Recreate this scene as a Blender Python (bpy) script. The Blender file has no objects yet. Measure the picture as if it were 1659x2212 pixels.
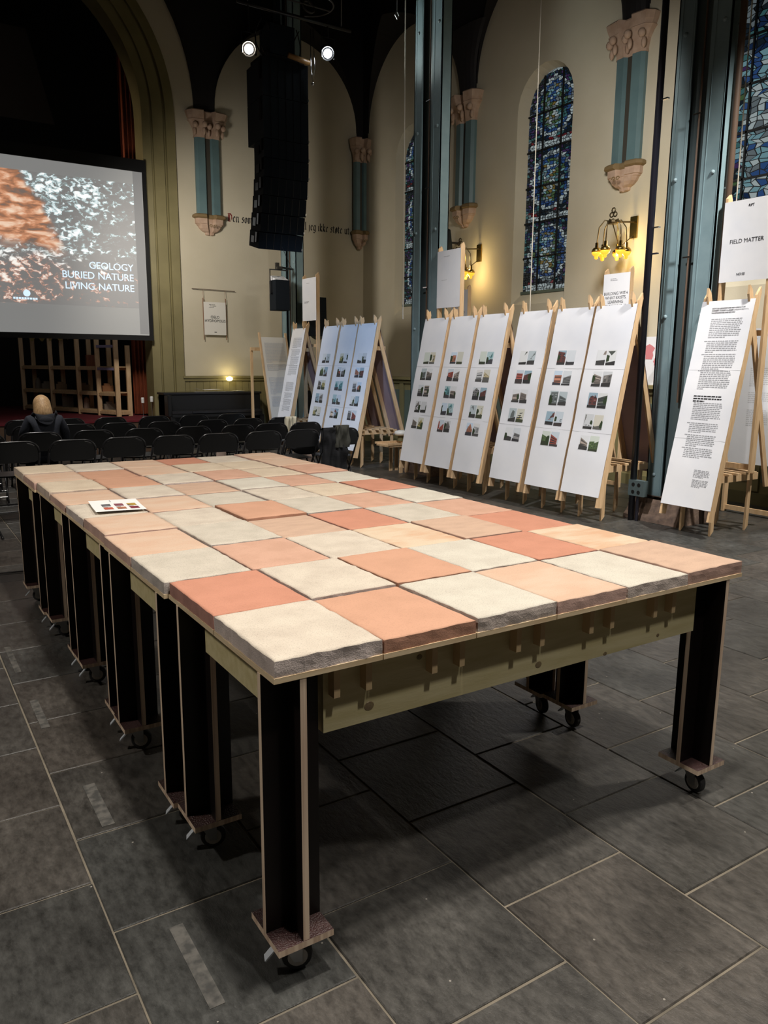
import bpy, bmesh, math, random
from mathutils import Vector, Matrix, noise
random.seed(7)
SC = bpy.context.scene
COL = SC.collection
PI = math.pi

# ------------------------------------------------------------------ camera
CAM_R = Vector((0.84291626, -0.537995, 0.007318))
CAM_U = Vector((0.09492564, 0.16208721, 0.98220001))
CAM_F = Vector((0.52960485, 0.8272177, -0.18769546))
CAM_P = Vector((-0.70245669, -1.56704062, 1.56767106))
cd = bpy.data.cameras.new('camera')
cam = bpy.data.objects.new('camera', cd)
COL.objects.link(cam)
cd.sensor_fit = 'HORIZONTAL'
cd.sensor_width = 36.0
cd.lens = 36.0 * 1680.0 / 1659.0
cd.clip_start = 0.05
cd.clip_end = 100
m3 = Matrix((CAM_R, CAM_U, -CAM_F)).transposed()
cam.matrix_world = Matrix.Translation(CAM_P) @ m3.to_4x4()
SC.camera = cam

# ------------------------------------------------------------------ world, exposure, lights
w = bpy.data.worlds.new('world')
SC.world = w
w.use_nodes = True
w.node_tree.nodes['Background'].inputs[0].default_value = (0.30, 0.36, 0.50, 1)
w.node_tree.nodes['Background'].inputs[1].default_value = 0.02
vs = SC.view_settings
vs.view_transform = 'Standard'
vs.look = 'None'
vs.gamma = 1.0
vs.exposure = 0.0
vs.use_curve_mapping = False
try:
    SC.cycles.max_bounces = 6
    SC.cycles.sample_clamp_indirect = 4.0
except Exception:
    pass


def light(name, kind, loc, target, power, color, size=0.3, angle=90, blend=0.4):
    l = bpy.data.lights.new(name, kind)
    l.energy = power
    l.color = color
    if kind == 'AREA':
        l.shape = 'DISK'
        l.size = size
        l.spread = math.radians(angle)
    elif kind == 'SPOT':
        l.spot_size = math.radians(angle)
        l.spot_blend = blend
        l.shadow_soft_size = size
    else:
        l.shadow_soft_size = size
    o = bpy.data.objects.new(name, l)
    COL.objects.link(o)
    o.location = loc
    d = Vector(target) - Vector(loc)
    o.rotation_euler = d.to_track_quat('-Z', 'Y').to_euler()
    return o


WARM = (1.0, 0.92, 0.82)
NEUT = (1.0, 0.95, 0.88)
COOL = (0.80, 0.89, 1.0)
# truss lamps hanging over the hall, with unseen fill spots added among them
light('lamp_over_table', 'SPOT', (0.5, -0.3, 6.0), (1.0, 1.7, 0.0), 1000, WARM, 0.12, 78, 0.6)
light('lamp_right', 'SPOT', (4.4, -0.7, 6.0), (1.6, 2.0, 0.0), 850, WARM, 0.12, 80, 0.7)
light('lamp_left', 'SPOT', (-3.6, 2.2, 5.2), (0.2, 1.6, 0.4), 480, WARM, 0.2, 80, 0.7)
light('fill_front', 'SPOT', (0.9, -2.5, 6.0), (1.0, 0.2, 0.6), 430, NEUT, 0.15, 60, 0.8)  # added fill, brightens the table's front beam and tile sides
light('lamp_panels', 'SPOT', (2.2, 3.0, 6.0), (5.6, 5.2, 0.9), 1180, (1.0, 0.97, 0.96), 0.15, 62, 0.7)
light('lamp_panels_cool', 'SPOT', (2.5, 5.6, 5.4), (5.5, 9.8, 0.9), 850, (0.46, 0.67, 1.0), 0.15, 32, 0.7)
light('fill_seats', 'SPOT', (0.6, 6.8, 6.0), (1.9, 9.0, 0.0), 900, NEUT, 0.25, 74, 0.7)  # unseen fill added to lift the chair rows
light('fill_wall_right', 'SPOT', (5.2, 4.2, 4.6), (8.0, 6.8, 2.6), 350, NEUT, 0.3, 125, 1.0)  # added wash, no fixture: brightens the right wall
light('fill_wall_back', 'SPOT', (2.5, 10.3, 3.9), (5.3, 12.9, 2.5), 360, WARM, 0.3, 120, 1.0)  # invisible wash added in mid-air to brighten the back wall
light('lamp_column', 'SPOT', (4.98, 8.70, 5.70), (5.85, 7.6, 6.0), 45, (0.92, 1.0, 0.95), 0.1, 70, 0.8)
light('fill_curtain', 'SPOT', (2.2, 13.45, 4.6), (3.6, 13.62, 5.2), 30, (1.0, 0.8, 0.6), 0.1, 90, 0.8)  # added inside the chancel so the curtain shows
light('lamp_right_aisle', 'SPOT', (5.4, 1.0, 5.4), (6.9, 2.9, 0.9), 1400, NEUT, 0.15, 80, 0.8)


# ------------------------------------------------------------------ materials
def srgb(*c):
    return tuple((x / 12.92 if x <= 0.04045 else ((x + 0.055) / 1.055) ** 2.4) for x in [v / 255.0 for v in c])


MATS = {}


def mat(name, color, rough=0.6, metal=0.0, c2=None, scale=8.0, detail=4.0, bump=0.0, bscale=None, spec=0.5,
        emit=None, estr=0.0, stretch=None, space='Object', ramp=(0.35, 0.7), rnd=0.0, sub=0.0):
    if name in MATS:
        return MATS[name]
    m = bpy.data.materials.new(name)
    m.use_nodes = True
    nt = m.node_tree
    N, L = nt.nodes, nt.links
    b = N['Principled BSDF']
    b.inputs['Base Color'].default_value = (*color, 1)
    b.inputs['Roughness'].default_value = rough
    b.inputs['Metallic'].default_value = metal
    b.inputs['Specular IOR Level'].default_value = spec
    vec = None
    if c2 is not None or bump:
        if space == 'World':
            g = N.new('ShaderNodeNewGeometry')
            src = g.outputs['Position']
        else:
            g = N.new('ShaderNodeTexCoord')
            src = g.outputs['Object']
        mp = N.new('ShaderNodeMapping')
        if stretch:
            mp.inputs['Scale'].default_value = stretch
        L.new(src, mp.inputs['Vector'])
        vec = mp.outputs['Vector']
    if c2 is not None:
        t = N.new('ShaderNodeTexNoise')
        t.inputs['Scale'].default_value = scale
        t.inputs['Detail'].default_value = detail
        L.new(vec, t.inputs['Vector'])
        r = N.new('ShaderNodeMapRange')
        r.inputs['From Min'].default_value = ramp[0]
        r.inputs['From Max'].default_value = ramp[1]
        L.new(t.outputs['Fac'], r.inputs['Value'])
        mx = N.new('ShaderNodeMix')
        mx.data_type = 'RGBA'
        mx.inputs[6].default_value = (*color, 1)
        mx.inputs[7].default_value = (*c2, 1)
        L.new(r.outputs['Result'], mx.inputs[0])
        out = mx.outputs[2]
        if rnd:
            oi = N.new('ShaderNodeObjectInfo')
            rr = N.new('ShaderNodeMapRange')
            rr.inputs['To Min'].default_value = 1 - rnd
            rr.inputs['To Max'].default_value = 1 + rnd
            L.new(oi.outputs['Random'], rr.inputs['Value'])
            h = N.new('ShaderNodeHueSaturation')
            L.new(rr.outputs['Result'], h.inputs['Value'])
            L.new(out, h.inputs['Color'])
            out = h.outputs['Color']
        L.new(out, b.inputs['Base Color'])
    if bump:
        t2 = N.new('ShaderNodeTexNoise')
        t2.inputs['Scale'].default_value = bscale or scale * 4
        t2.inputs['Detail'].default_value = 5
        L.new(vec, t2.inputs['Vector'])
        bp = N.new('ShaderNodeBump')
        bp.inputs['Strength'].default_value = bump
        bp.inputs['Distance'].default_value = 0.01
        L.new(t2.outputs['Fac'], bp.inputs['Height'])
        L.new(bp.outputs['Normal'], b.inputs['Normal'])
    if emit is not None:
        b.inputs['Emission Color'].default_value = (*emit, 1)
        b.inputs['Emission Strength'].default_value = estr
    if sub:
        b.inputs['Subsurface Weight'].default_value = sub
    MATS[name] = m
    return m


M_WALL = mat('wall_plaster', (0.58, 0.53, 0.41), 0.85, c2=(0.53, 0.48, 0.36), scale=1.3, bump=0.12, bscale=60, space='World')
M_OLIVE = mat('olive_paint', (0.225, 0.195, 0.09), 0.55, c2=(0.185, 0.16, 0.072), scale=3, bump=0.05, bscale=30)
M_OLIVED = mat('olive_dark', (0.14, 0.125, 0.055), 0.6)
M_PANELG = mat('panel_greygreen', (0.10, 0.135, 0.11), 0.5)
M_BLUE = mat('blue_grey_paint', (0.115, 0.19, 0.20), 0.45, c2=(0.095, 0.16, 0.175), scale=4, bump=0.04, bscale=40)
M_BLUED = mat('blue_grey_groove', (0.05, 0.045, 0.035), 0.6)
M_STEEL = mat('painted_steel', (0.19, 0.275, 0.30), 0.6, c2=(0.16, 0.24, 0.265), scale=6, bump=0.05, bscale=50)
M_STEELD = mat('painted_steel_web', (0.075, 0.105, 0.11), 0.5)
M_BOLT = mat('bolt_steel', (0.25, 0.34, 0.37), 0.35)
M_STONE = mat('carved_stone', (0.50, 0.36, 0.27), 0.75, c2=(0.40, 0.27, 0.19), scale=9, bump=0.2, bscale=50)
M_STONEG = mat('stone_olive_rim', (0.20, 0.135, 0.06), 0.7)
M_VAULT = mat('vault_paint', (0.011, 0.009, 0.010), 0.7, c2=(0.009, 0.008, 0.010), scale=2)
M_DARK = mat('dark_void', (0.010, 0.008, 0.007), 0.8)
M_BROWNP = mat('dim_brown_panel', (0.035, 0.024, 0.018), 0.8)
M_ROCK = mat('rough_granite', (0.22, 0.15, 0.11), 0.85, c2=(0.10, 0.07, 0.055), scale=14, bump=0.6, bscale=30)
M_WOOD = mat('pine', (0.66, 0.47, 0.28), 0.55, c2=(0.55, 0.36, 0.19), scale=5, stretch=(9, 9, 1.2), bump=0.05, bscale=40)
M_WOODK = mat('pine_knot', (0.22, 0.10, 0.05), 0.6)
M_PLYE = mat('ply_edge', (0.72, 0.57, 0.43), 0.6, c2=(0.50, 0.36, 0.26), scale=60, stretch=(1, 1, 0.02), ramp=(0.45, 0.6))
M_PLYB = mat('ply_board_edge', (0.72, 0.58, 0.38), 0.6, c2=(0.60, 0.45, 0.27), scale=90, stretch=(0.05, 0.05, 1), ramp=(0.4, 0.6))
M_FILM = mat('black_film_ply', (0.0045, 0.0032, 0.003), 0.38, c2=(0.008, 0.0045, 0.004), scale=5, bump=0.03, bscale=200, spec=0.3)
M_FILMP = mat('brown_mesh_film', (0.035, 0.014, 0.013), 0.35, c2=(0.05, 0.022, 0.02), scale=60, bump=0.6, bscale=220)
M_BEAM = mat('green_pine_beam', (0.60, 0.53, 0.31), 0.6, c2=(0.50, 0.43, 0.22), scale=4, stretch=(1.2, 9, 9), bump=0.06, bscale=30)
M_BATTEN = mat('batten_pine', (0.55, 0.40, 0.22), 0.6)
M_KNOT = mat('knot', (0.17, 0.12, 0.065), 0.6, c2=(0.28, 0.22, 0.11), scale=40)
M_RUBBER = mat('rubber_tyre', (0.02, 0.02, 0.02), 0.7)
M_HUB = mat('grey_hub', (0.42, 0.40, 0.37), 0.5)
M_ZINC = mat('zinc_fork', (0.35, 0.35, 0.35), 0.4, 0.8)
M_PEDAL = mat('pedal_light_grey', (0.55, 0.60, 0.66), 0.45)
M_BLACK = mat('black_plastic', (0.008, 0.0085, 0.0095), 0.38)
M_BLACKM = mat('black_metal', (0.012, 0.012, 0.014), 0.28, 0.0, spec=0.6)
M_CAB = mat('speaker_black', (0.008, 0.011, 0.015), 0.85, c2=(0.010, 0.014, 0.019), scale=200, spec=0.15)
M_SEAT = mat('chair_seat', (0.014, 0.014, 0.015), 0.4)
M_PAPER = mat('paper_white', (0.78, 0.79, 0.82), 0.7, c2=(0.72, 0.74, 0.79), scale=3, bump=0.12, bscale=9, sub=0.0)
M_PAPERB = mat('paper_back', (0.42, 0.31, 0.32), 0.8, c2=(0.36, 0.26, 0.30), scale=3)
M_INK = mat('print_ink', (0.022, 0.022, 0.026), 0.7)
M_INKG = mat('print_ink_grey', (0.30, 0.31, 0.33), 0.7)
M_INKL = mat('print_ink_faint', (0.55, 0.56, 0.58), 0.7)
M_CARPET = mat('red_carpet', (0.16, 0.008, 0.018), 0.9, c2=(0.11, 0.006, 0.013), scale=20, bump=0.3, bscale=300)
M_FASCIA = mat('stage_fascia', (0.09, 0.05, 0.028), 0.6)
M_CURT = mat('orange_curtain', (0.24, 0.050, 0.014), 0.85, c2=(0.15, 0.03, 0.01), scale=4)
M_NAVY = mat('navy_knit', (0.014, 0.017, 0.027), 0.85, c2=(0.020, 0.024, 0.036), scale=25, bump=0.3, bscale=160)
M_NAVYD = mat('navy_hood', (0.009, 0.011, 0.018), 0.85, bump=0.3, bscale=120)
M_TROUS = mat('dark_trousers', (0.013, 0.013, 0.017), 0.85)
M_SKIN = mat('skin', (0.56, 0.33, 0.23), 0.5)
M_HAIR = mat('blond_hair', (0.58, 0.38, 0.20), 0.5, c2=(0.34, 0.20, 0.09), scale=16, stretch=(6, 6, 0.7), bump=0.25, bscale=40)
M_BRASS = mat('brass', (0.55, 0.38, 0.12), 0.25, 1.0)
M_BRONZE = mat('dark_bronze', (0.13, 0.10, 0.055), 0.35, 0.8)
M_AMBER = mat('amber_glass', (0.8, 0.42, 0.04), 0.25, emit=(1.0, 0.50, 0.04), estr=1.1)
M_GLOW = mat('lamp_glow', (1, 1, 1), 0.4, emit=(1.0, 0.90, 0.72), estr=60)
M_GLOWW = mat('lamp_glow_cool', (1, 1, 1), 0.4, emit=(0.90, 0.97, 1.0), estr=60)
M_GLOWS = mat('lamp_glow_small', (1, 1, 1), 0.4, emit=(1.0, 0.85, 0.42), estr=9)
M_LEAD = mat('lead_black', (0.006, 0.007, 0.008), 0.7)
M_CORD = mat('pale_cord', (0.55, 0.51, 0.43), 0.8)
M_CABLE = mat('brown_conduit', (0.10, 0.065, 0.045), 0.5)
M_PIPE = mat('black_pipe', (0.014, 0.014, 0.022), 0.35)
M_GROUT = mat('floor_joint', (0.22, 0.19, 0.145), 0.85, c2=(0.12, 0.105, 0.08), scale=7, space='World')
M_TEXTR = mat('lettering_red', (0.20, 0.012, 0.014), 0.7)
M_TEXTK = mat('lettering_black', (0.012, 0.010, 0.012), 0.7)
M_SCARF = mat('cream_knit', (0.62, 0.53, 0.36), 0.9, c2=(0.50, 0.41, 0.26), scale=40, stretch=(1, 1, 0.1), bump=0.4, bscale=90)
M_COAT = mat('black_coat', (0.005, 0.0055, 0.007), 0.8, bump=0.3, bscale=40)
M_OLSC = mat('olive_scarf', (0.055, 0.055, 0.042), 0.85, c2=(0.03, 0.03, 0.024), scale=8, stretch=(6, 6, 1))
M_KRAFT = mat('kraft_paper', (0.26, 0.17, 0.10), 0.8, c2=(0.20, 0.13, 0.075), scale=6)
M_PINK = mat('pinkish_cloth', (0.50, 0.38, 0.32), 0.85)
M_WHITEP = mat('white_dome', (0.80, 0.82, 0.80), 0.35)
M_WOODRB = mat('red_brown_wood', (0.22, 0.065, 0.028), 0.5, c2=(0.15, 0.04, 0.018), scale=5, stretch=(6, 6, 1))
M_LILAC = mat('lilac_timber', (0.30, 0.26, 0.40), 0.6)
M_CLAY = mat('grey_clay', (0.20, 0.165, 0.13), 0.85, bump=0.3)
M_YELP = mat('yellow_paper', (0.26, 0.19, 0.06), 0.8)
M_BOXO = mat('orange_box', (0.30, 0.13, 0.05), 0.6)
M_REDB = mat('red_leather', (0.22, 0.02, 0.02), 0.5)
M_CHROME = mat('bright_steel', (0.7, 0.7, 0.72), 0.2, 1.0)


def slate_mat():
    m = bpy.data.materials.new('slate')
    m.use_nodes = True
    N, L = m.node_tree.nodes, m.node_tree.links
    b = N['Principled BSDF']
    g = N.new('ShaderNodeNewGeometry')
    oi = N.new('ShaderNodeObjectInfo')
    pos = g.outputs['Position']
    rotv = N.new('ShaderNodeMapping')
    rotv.inputs['Scale'].default_value = (1.0, 0.45, 1.0)
    L.new(pos, rotv.inputs['Vector'])
    n1 = N.new('ShaderNodeTexNoise'); n1.inputs['Scale'].default_value = 3.2; n1.inputs['Detail'].default_value = 6
    n2 = N.new('ShaderNodeTexNoise'); n2.inputs['Scale'].default_value = 34; n2.inputs['Detail'].default_value = 8; n2.inputs['Roughness'].default_value = 0.7
    L.new(pos, n1.inputs['Vector']); L.new(rotv.outputs['Vector'], n2.inputs['Vector'])
    c = N.new('ShaderNodeMix'); c.data_type = 'RGBA'
    c.inputs[6].default_value = (0.040, 0.041, 0.039, 1)
    c.inputs[7].default_value = (0.054, 0.048, 0.042, 1)
    L.new(oi.outputs['Random'], c.inputs[0])
    c2 = N.new('ShaderNodeMix'); c2.data_type = 'RGBA'; c2.blend_type = 'MULTIPLY'; c2.inputs[0].default_value = 1
    r1 = N.new('ShaderNodeMapRange'); r1.inputs['From Min'].default_value = 0.3; r1.inputs['From Max'].default_value = 0.72
    r1.inputs['To Min'].default_value = 0.62; r1.inputs['To Max'].default_value = 1.5
    L.new(n1.outputs['Fac'], r1.inputs['Value'])
    L.new(c.outputs[2], c2.inputs[6]); L.new(r1.outputs['Result'], c2.inputs[7])
    c3 = N.new('ShaderNodeMix'); c3.data_type = 'RGBA'; c3.blend_type = 'MULTIPLY'; c3.inputs[0].default_value = 1
    r2 = N.new('ShaderNodeMapRange'); r2.inputs['From Min'].default_value = 0.3; r2.inputs['From Max'].default_value = 0.75
    r2.inputs['To Min'].default_value = 0.45; r2.inputs['To Max'].default_value = 1.8
    L.new(n2.outputs['Fac'], r2.inputs['Value'])
    L.new(c2.outputs[2], c3.inputs[6]); L.new(r2.outputs['Result'], c3.inputs[7])
    # pale specks and worn scratches
    v = N.new('ShaderNodeTexVoronoi'); v.inputs['Scale'].default_value = 11
    L.new(pos, v.inputs['Vector'])
    lt = N.new('ShaderNodeMath'); lt.operation = 'LESS_THAN'; lt.inputs[1].default_value = 0.035
    L.new(v.outputs['Distance'], lt.inputs[0])
    c4 = N.new('ShaderNodeMix'); c4.data_type = 'RGBA'
    c4.inputs[7].default_value = (0.30, 0.28, 0.25, 1)
    L.new(lt.outputs[0], c4.inputs[0]); L.new(c3.outputs[2], c4.inputs[6])
    L.new(c4.outputs[2], b.inputs['Base Color'])
    rr = N.new('ShaderNodeMapRange'); rr.inputs['To Min'].default_value = 0.25; rr.inputs['To Max'].default_value = 0.50
    L.new(n2.outputs['Fac'], rr.inputs['Value'])
    L.new(rr.outputs['Result'], b.inputs['Roughness'])
    bp = N.new('ShaderNodeBump'); bp.inputs['Strength'].default_value = 0.55; bp.inputs['Distance'].default_value = 0.007
    L.new(n2.outputs['Fac'], bp.inputs['Height']); L.new(bp.outputs['Normal'], b.inputs['Normal'])
    b.inputs['Specular IOR Level'].default_value = 0.55
    return m


M_SLATE = slate_mat()


# ------------------------------------------------------------------ mesh helpers
class MB:
    def __init__(self):
        self.v, self.f, self.m = [], [], []

    def add(self, vs, fs, mi=0):
        b = len(self.v)
        self.v += [tuple(p) for p in vs]
        for f in fs:
            self.f.append(tuple(i + b for i in f))
            self.m.append(mi)
        return self

    def box(self, a, b, mi=0, R=None, c=None):
        (x0, y0, z0), (x1, y1, z1) = a, b
        vs = [(x0, y0, z0), (x1, y0, z0), (x1, y1, z0), (x0, y1, z0), (x0, y0, z1), (x1, y0, z1), (x1, y1, z1), (x0, y1, z1)]
        if R is not None:
            cc = Vector(c)
            vs = [cc + R @ (Vector(p) - cc) for p in vs]
        return self.add(vs, [(0, 3, 2, 1), (4, 5, 6, 7), (0, 1, 5, 4), (1, 2, 6, 5), (2, 3, 7, 6), (3, 0, 4, 7)], mi)

    def bar(self, p, q, ws, h, side=(0, 1, 0), mi=0):
        """square bar from p to q; ws = width along side, h = thickness across"""
        p, q = Vector(p), Vector(q)
        d = (q - p).normalized()
        s = Vector(side)
        s = (s - d * s.dot(d)).normalized()
        n = d.cross(s)
        vs = []
        for e in (p, q):
            for a, b in ((-1, -1), (1, -1), (1, 1), (-1, 1)):
                vs.append(e + s * (a * ws / 2) + n * (b * h / 2))
        return self.add(vs, [(0, 3, 2, 1), (4, 5, 6, 7), (0, 1, 5, 4), (1, 2, 6, 5), (2, 3, 7, 6), (3, 0, 4, 7)], mi)

    def tube(self, pts, r, n=8, mi=0, cap=True):
        pts = [Vector(p) for p in pts]
        k = len(pts)
        rs = r if isinstance(r, (list, tuple)) else [r] * k
        up = Vector((0.13, 0.21, 0.97))
        vs, fs = [], []
        for i, p in enumerate(pts):
            d = (pts[min(i + 1, k - 1)] - pts[max(i - 1, 0)]).normalized()
            if abs(d.dot(up)) > 0.97:
                up = Vector((0.9, 0.3, 0.1))
            a = d.cross(up).normalized()
            b = d.cross(a)
            for j in range(n):
                t = 2 * PI * j / n
                vs.append(p + a * (math.cos(t) * rs[i]) + b * (math.sin(t) * rs[i]))
        for i in range(k - 1):
            for j in range(n):
                fs.append((i * n + j, i * n + (j + 1) % n, (i + 1) * n + (j + 1) % n, (i + 1) * n + j))
        if cap:
            fs.append(tuple(range(n - 1, -1, -1)))
            fs.append(tuple((k - 1) * n + j for j in range(n)))
        return self.add(vs, fs, mi)

    def lathe(self, prof, n=14, c=(0, 0, 0), R=None, mi=0, sx=1.0, sy=1.0):
        c = Vector(c)
        vs, fs = [], []
        for r, z in prof:
            for j in range(n):
                t = 2 * PI * j / n
                p = Vector((math.cos(t) * r * sx, math.sin(t) * r * sy, z))
                vs.append(c + (R @ p if R is not None else p))
        k = len(prof)
        for i in range(k - 1):
            for j in range(n):
                fs.append((i * n + j, i * n + (j + 1) % n, (i + 1) * n + (j + 1) % n, (i + 1) * n + j))
        fs.append(tuple(range(n - 1, -1, -1)))
        fs.append(tuple((k - 1) * n + j for j in range(n)))
        return self.add(vs, fs, mi)

    def ball(self, c, r, n=10, mi=0, s=(1, 1, 1)):
        prof = []
        k = max(5, n // 2 + 1)
        vs, fs = [], []
        for i in range(k + 1):
            t = PI * i / k
            for j in range(n):
                u = 2 * PI * j / n
                vs.append((c[0] + r * s[0] * math.sin(t) * math.cos(u), c[1] + r * s[1] * math.sin(t) * math.sin(u), c[2] + r * s[2] * math.cos(t)))
        for i in range(k):
            for j in range(n):
                fs.append((i * n + j, (i + 1) * n + j, (i + 1) * n + (j + 1) % n, i * n + (j + 1) % n))
        return self.add(vs, fs, mi)

    def prism(self, poly, ax, d0, d1, mi=0):
        """extrude a 2D polygon along axis ax ('x','y','z') from d0 to d1"""
        def P(a, b, d):
            return {'x': (d, a, b), 'y': (a, d, b), 'z': (a, b, d)}[ax]
        n = len(poly)
        vs = [P(a, b, d0) for a, b in poly] + [P(a, b, d1) for a, b in poly]
        fs = [tuple(range(n - 1, -1, -1)), tuple(range(n, 2 * n))]
        fs += [(i, (i + 1) % n, n + (i + 1) % n, n + i) for i in range(n)]
        return self.add(vs, fs, mi)

    def grid(self, fn, nu, nv, mi=0, closed_u=False):
        vs = [fn(i / nu, j / nv) for j in range(nv + 1) for i in range(nu + (0 if closed_u else 1))]
        k = nu + (0 if closed_u else 1)
        fs = []
        for j in range(nv):
            for i in range(nu):
                i2 = (i + 1) % k
                fs.append((j * k + i, j * k + i2, (j + 1) * k + i2, (j + 1) * k + i))
        return self.add(vs, fs, mi)

    def move(self, fn):
        self.v = [tuple(fn(Vector(p))) for p in self.v]
        return self

    def mesh(self, name, mats, smooth=False, bevel=0.0, fix=True):
        me = bpy.data.meshes.new(name)
        me.from_pydata(self.v, [], self.f)
        for m in (mats if isinstance(mats, (list, tuple)) else [mats]):
            me.materials.append(m)
        me.polygons.foreach_set('material_index', self.m)
        if fix or bevel:
            bm = bmesh.new()
            bm.from_mesh(me)
            if fix:
                bmesh.ops.recalc_face_normals(bm, faces=bm.faces[:])
            if bevel:
                es = [e for e in bm.edges if len(e.link_faces) == 2 and e.calc_face_angle(0) > 0.5]
                bmesh.ops.bevel(bm, geom=es, offset=bevel, segments=1, affect='EDGES', clamp_overlap=True)
            bm.to_mesh(me)
            bm.free()
        if smooth:
            me.polygons.foreach_set('use_smooth', [True] * len(me.polygons))
        me.update()
        return me

    def build(self, name, mats, parent=None, smooth=False, bevel=0.0, label=None, fix=True):
        o = bpy.data.objects.new(name, self.mesh(name, mats, smooth, bevel, fix))
        COL.objects.link(o)
        if parent is not None:
            o.parent = parent
        if label:
            o['label'] = label
        return o


def thing(name, label, cat, loc=(0, 0, 0), rz=0.0, group=None):
    o = bpy.data.objects.new(name, None)
    COL.objects.link(o)
    o.empty_display_size = 0.1
    o.location = loc
    o.rotation_euler = (0, 0, rz)
    o['label'] = label
    o['category'] = cat
    if group:
        o['group'] = group
    return o


def tag(o, label, cat, group=None):
    o['label'] = label
    o['category'] = cat
    if group:
        o['group'] = group
    return o


def struct(o):
    o['kind'] = 'structure'
    return o


def sempty(name):
    o = bpy.data.objects.new(name, None)
    COL.objects.link(o)
    o['kind'] = 'structure'
    return o


def copy_tree(o, parent=None):
    c = o.copy()
    COL.objects.link(c)
    if parent is not None:
        c.parent = parent
    for ch in list(o.children):
        copy_tree(ch, c)
    return c


def put(me, name, parent, loc=(0, 0, 0), label=None):
    o = bpy.data.objects.new(name, me)
    COL.objects.link(o)
    o.parent = parent
    o.location = loc
    if label:
        o['label'] = label
    return o


def text_mesh(body, size, m, align='LEFT', space=1.0, line=1.0):
    cu = bpy.data.curves.new('lettering', 'FONT')
    cu.body = body
    cu.size = size
    cu.align_x = align
    cu.space_character = space
    cu.space_line = line
    cu.resolution_u = 3
    cu.extrude = 0.0006
    o = bpy.data.objects.new('lettering', cu)
    COL.objects.link(o)
    dg = bpy.context.evaluated_depsgraph_get()
    me = bpy.data.meshes.new_from_object(o.evaluated_get(dg))
    bpy.data.objects.remove(o)
    me.materials.clear()
    me.materials.append(m)
    return me


def place_text(body, size, m, origin, xdir, ydir, parent, align='LEFT', name='lettering', line=1.0, space=1.0):
    """flat lettering: origin = baseline start, xdir = reading direction, ydir = up (both in the parent's space)"""
    me = text_mesh(body, size, m, align, space, line)
    x, y = Vector(xdir).normalized(), Vector(ydir).normalized()
    z = x.cross(y)
    M = Matrix((x, y, z)).transposed().to_4x4()
    M.translation = Vector(origin)
    me.transform(M)
    return put(me, name, parent)


def px(p):
    """project a world point to photo pixels"""
    d = Vector(p) - CAM_P
    z = d.dot(CAM_F)
    if z < 0.05:
        return None
    return (829.5 + 1680 * d.dot(CAM_R) / z, 1106 - 1680 * d.dot(CAM_U) / z)

# ================================================================== STRUCTURE
WY = 12.9      # back wall plane
WX = 8.0       # right wall plane
# ---- floor: slate paving in half-bond, joints recessed
floor = struct(MB().box((-6.0, -7.5, -0.12), (8.3, 19.0, -0.005)).build('floor', M_GROUT))
cells = []
for ci in range(-12, 17):
    x0 = -0.30 + 0.5 * ci
    off = -0.05 if ci % 2 == 0 else 0.20
    for cj in range(-14, 27):
        y0 = off + 0.5 * cj
        if x0 < -6 or x0 > 8.2 or y0 > WY:
            continue
        cx, cy = x0 + 0.25, y0 + 0.25
        best = None
        for a, b in ((0, 0), (.5, 0), (0, .5), (.5, .5), (.25, .25)):
            p = px((x0 + a, y0 + b, 0))
            if p and -40 < p[0] < 1700 and 700 < p[1] < 2260:
                best = 1
        vis = best is not None
        dist = (Vector((cx, cy, 0)) - CAM_P).length
        cells.append((not vis, dist, x0, y0))
cells.sort()


def slab_mesh(seed):
    rnd = random.Random(seed)
    b = MB()
    g = 0.0035
    j = [rnd.uniform(-0.0012, 0.0012) for _ in range(8)]
    x0, x1, y0, y1 = g + j[0], 0.5 - g + j[1], g + j[2], 0.5 - g + j[3]
    e = 0.003
    z = rnd.uniform(-0.0008, 0.0006)
    vs = [(x0, y0, -0.006), (x1, y0, -0.006), (x1, y1, -0.006), (x0, y1, -0.006),
          (x0, y0, z - e), (x1, y0, z - e), (x1, y1, z - e), (x0, y1, z - e),
          (x0 + e, y0 + e, z), (x1 - e, y0 + e, z), (x1 - e, y1 - e, z), (x0 + e, y1 - e, z)]
    fs = [(0, 1, 5, 4), (1, 2, 6, 5), (2, 3, 7, 6), (3, 0, 4, 7), (4, 5, 9, 8), (5, 6, 10, 9), (6, 7, 11, 10), (7, 4, 8, 11), (8, 9, 10, 11)]
    b.add(vs, fs)
    return b


slab_meshes = [slab_mesh(i).mesh('paving_slab', M_SLATE) for i in range(8)]
rest = MB()
for k, (nv, d, x0, y0) in enumerate(cells):
    if k < 290 and not nv:
        put(slab_meshes[k % 8], 'paving_slab', floor, (x0, y0, 0))
    else:
        s = slab_mesh(k)
        rest.add([(a + x0, c + y0, z) for a, c, z in s.v], s.f)
ro = rest.build('far_paving', M_SLATE, floor)
ro['kind'] = 'stuff'
# worn residue of floor tape: thin pale strips
M_TAPE = mat('tape_residue', (0.115, 0.11, 0.10), 0.6, c2=(0.05, 0.05, 0.047), scale=30, space='World', ramp=(0.4, 0.62))
for x0, x1, y0, y1 in ((-0.265, -0.235, 2.60, 3.02), (-0.258, -0.222, 1.87, 2.20), (-0.208, -0.165, 0.98, 1.29), (-0.165, -0.125, 0.05, 0.38)):
    MB().box((x0, y0, 0.0003), (x1, y1, 0.0016)).build('tape_mark', M_TAPE, floor)


# ---- right wall with three arched window openings
def arch_pts(ya, yb, zs, n=14):
    """points of a round arch between ya and yb springing at zs"""
    c, r = (ya + yb) / 2, (yb - ya) / 2
    return [(c - r * math.cos(PI * i / n), zs + r * math.sin(PI * i / n)) for i in range(n + 1)]


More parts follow.
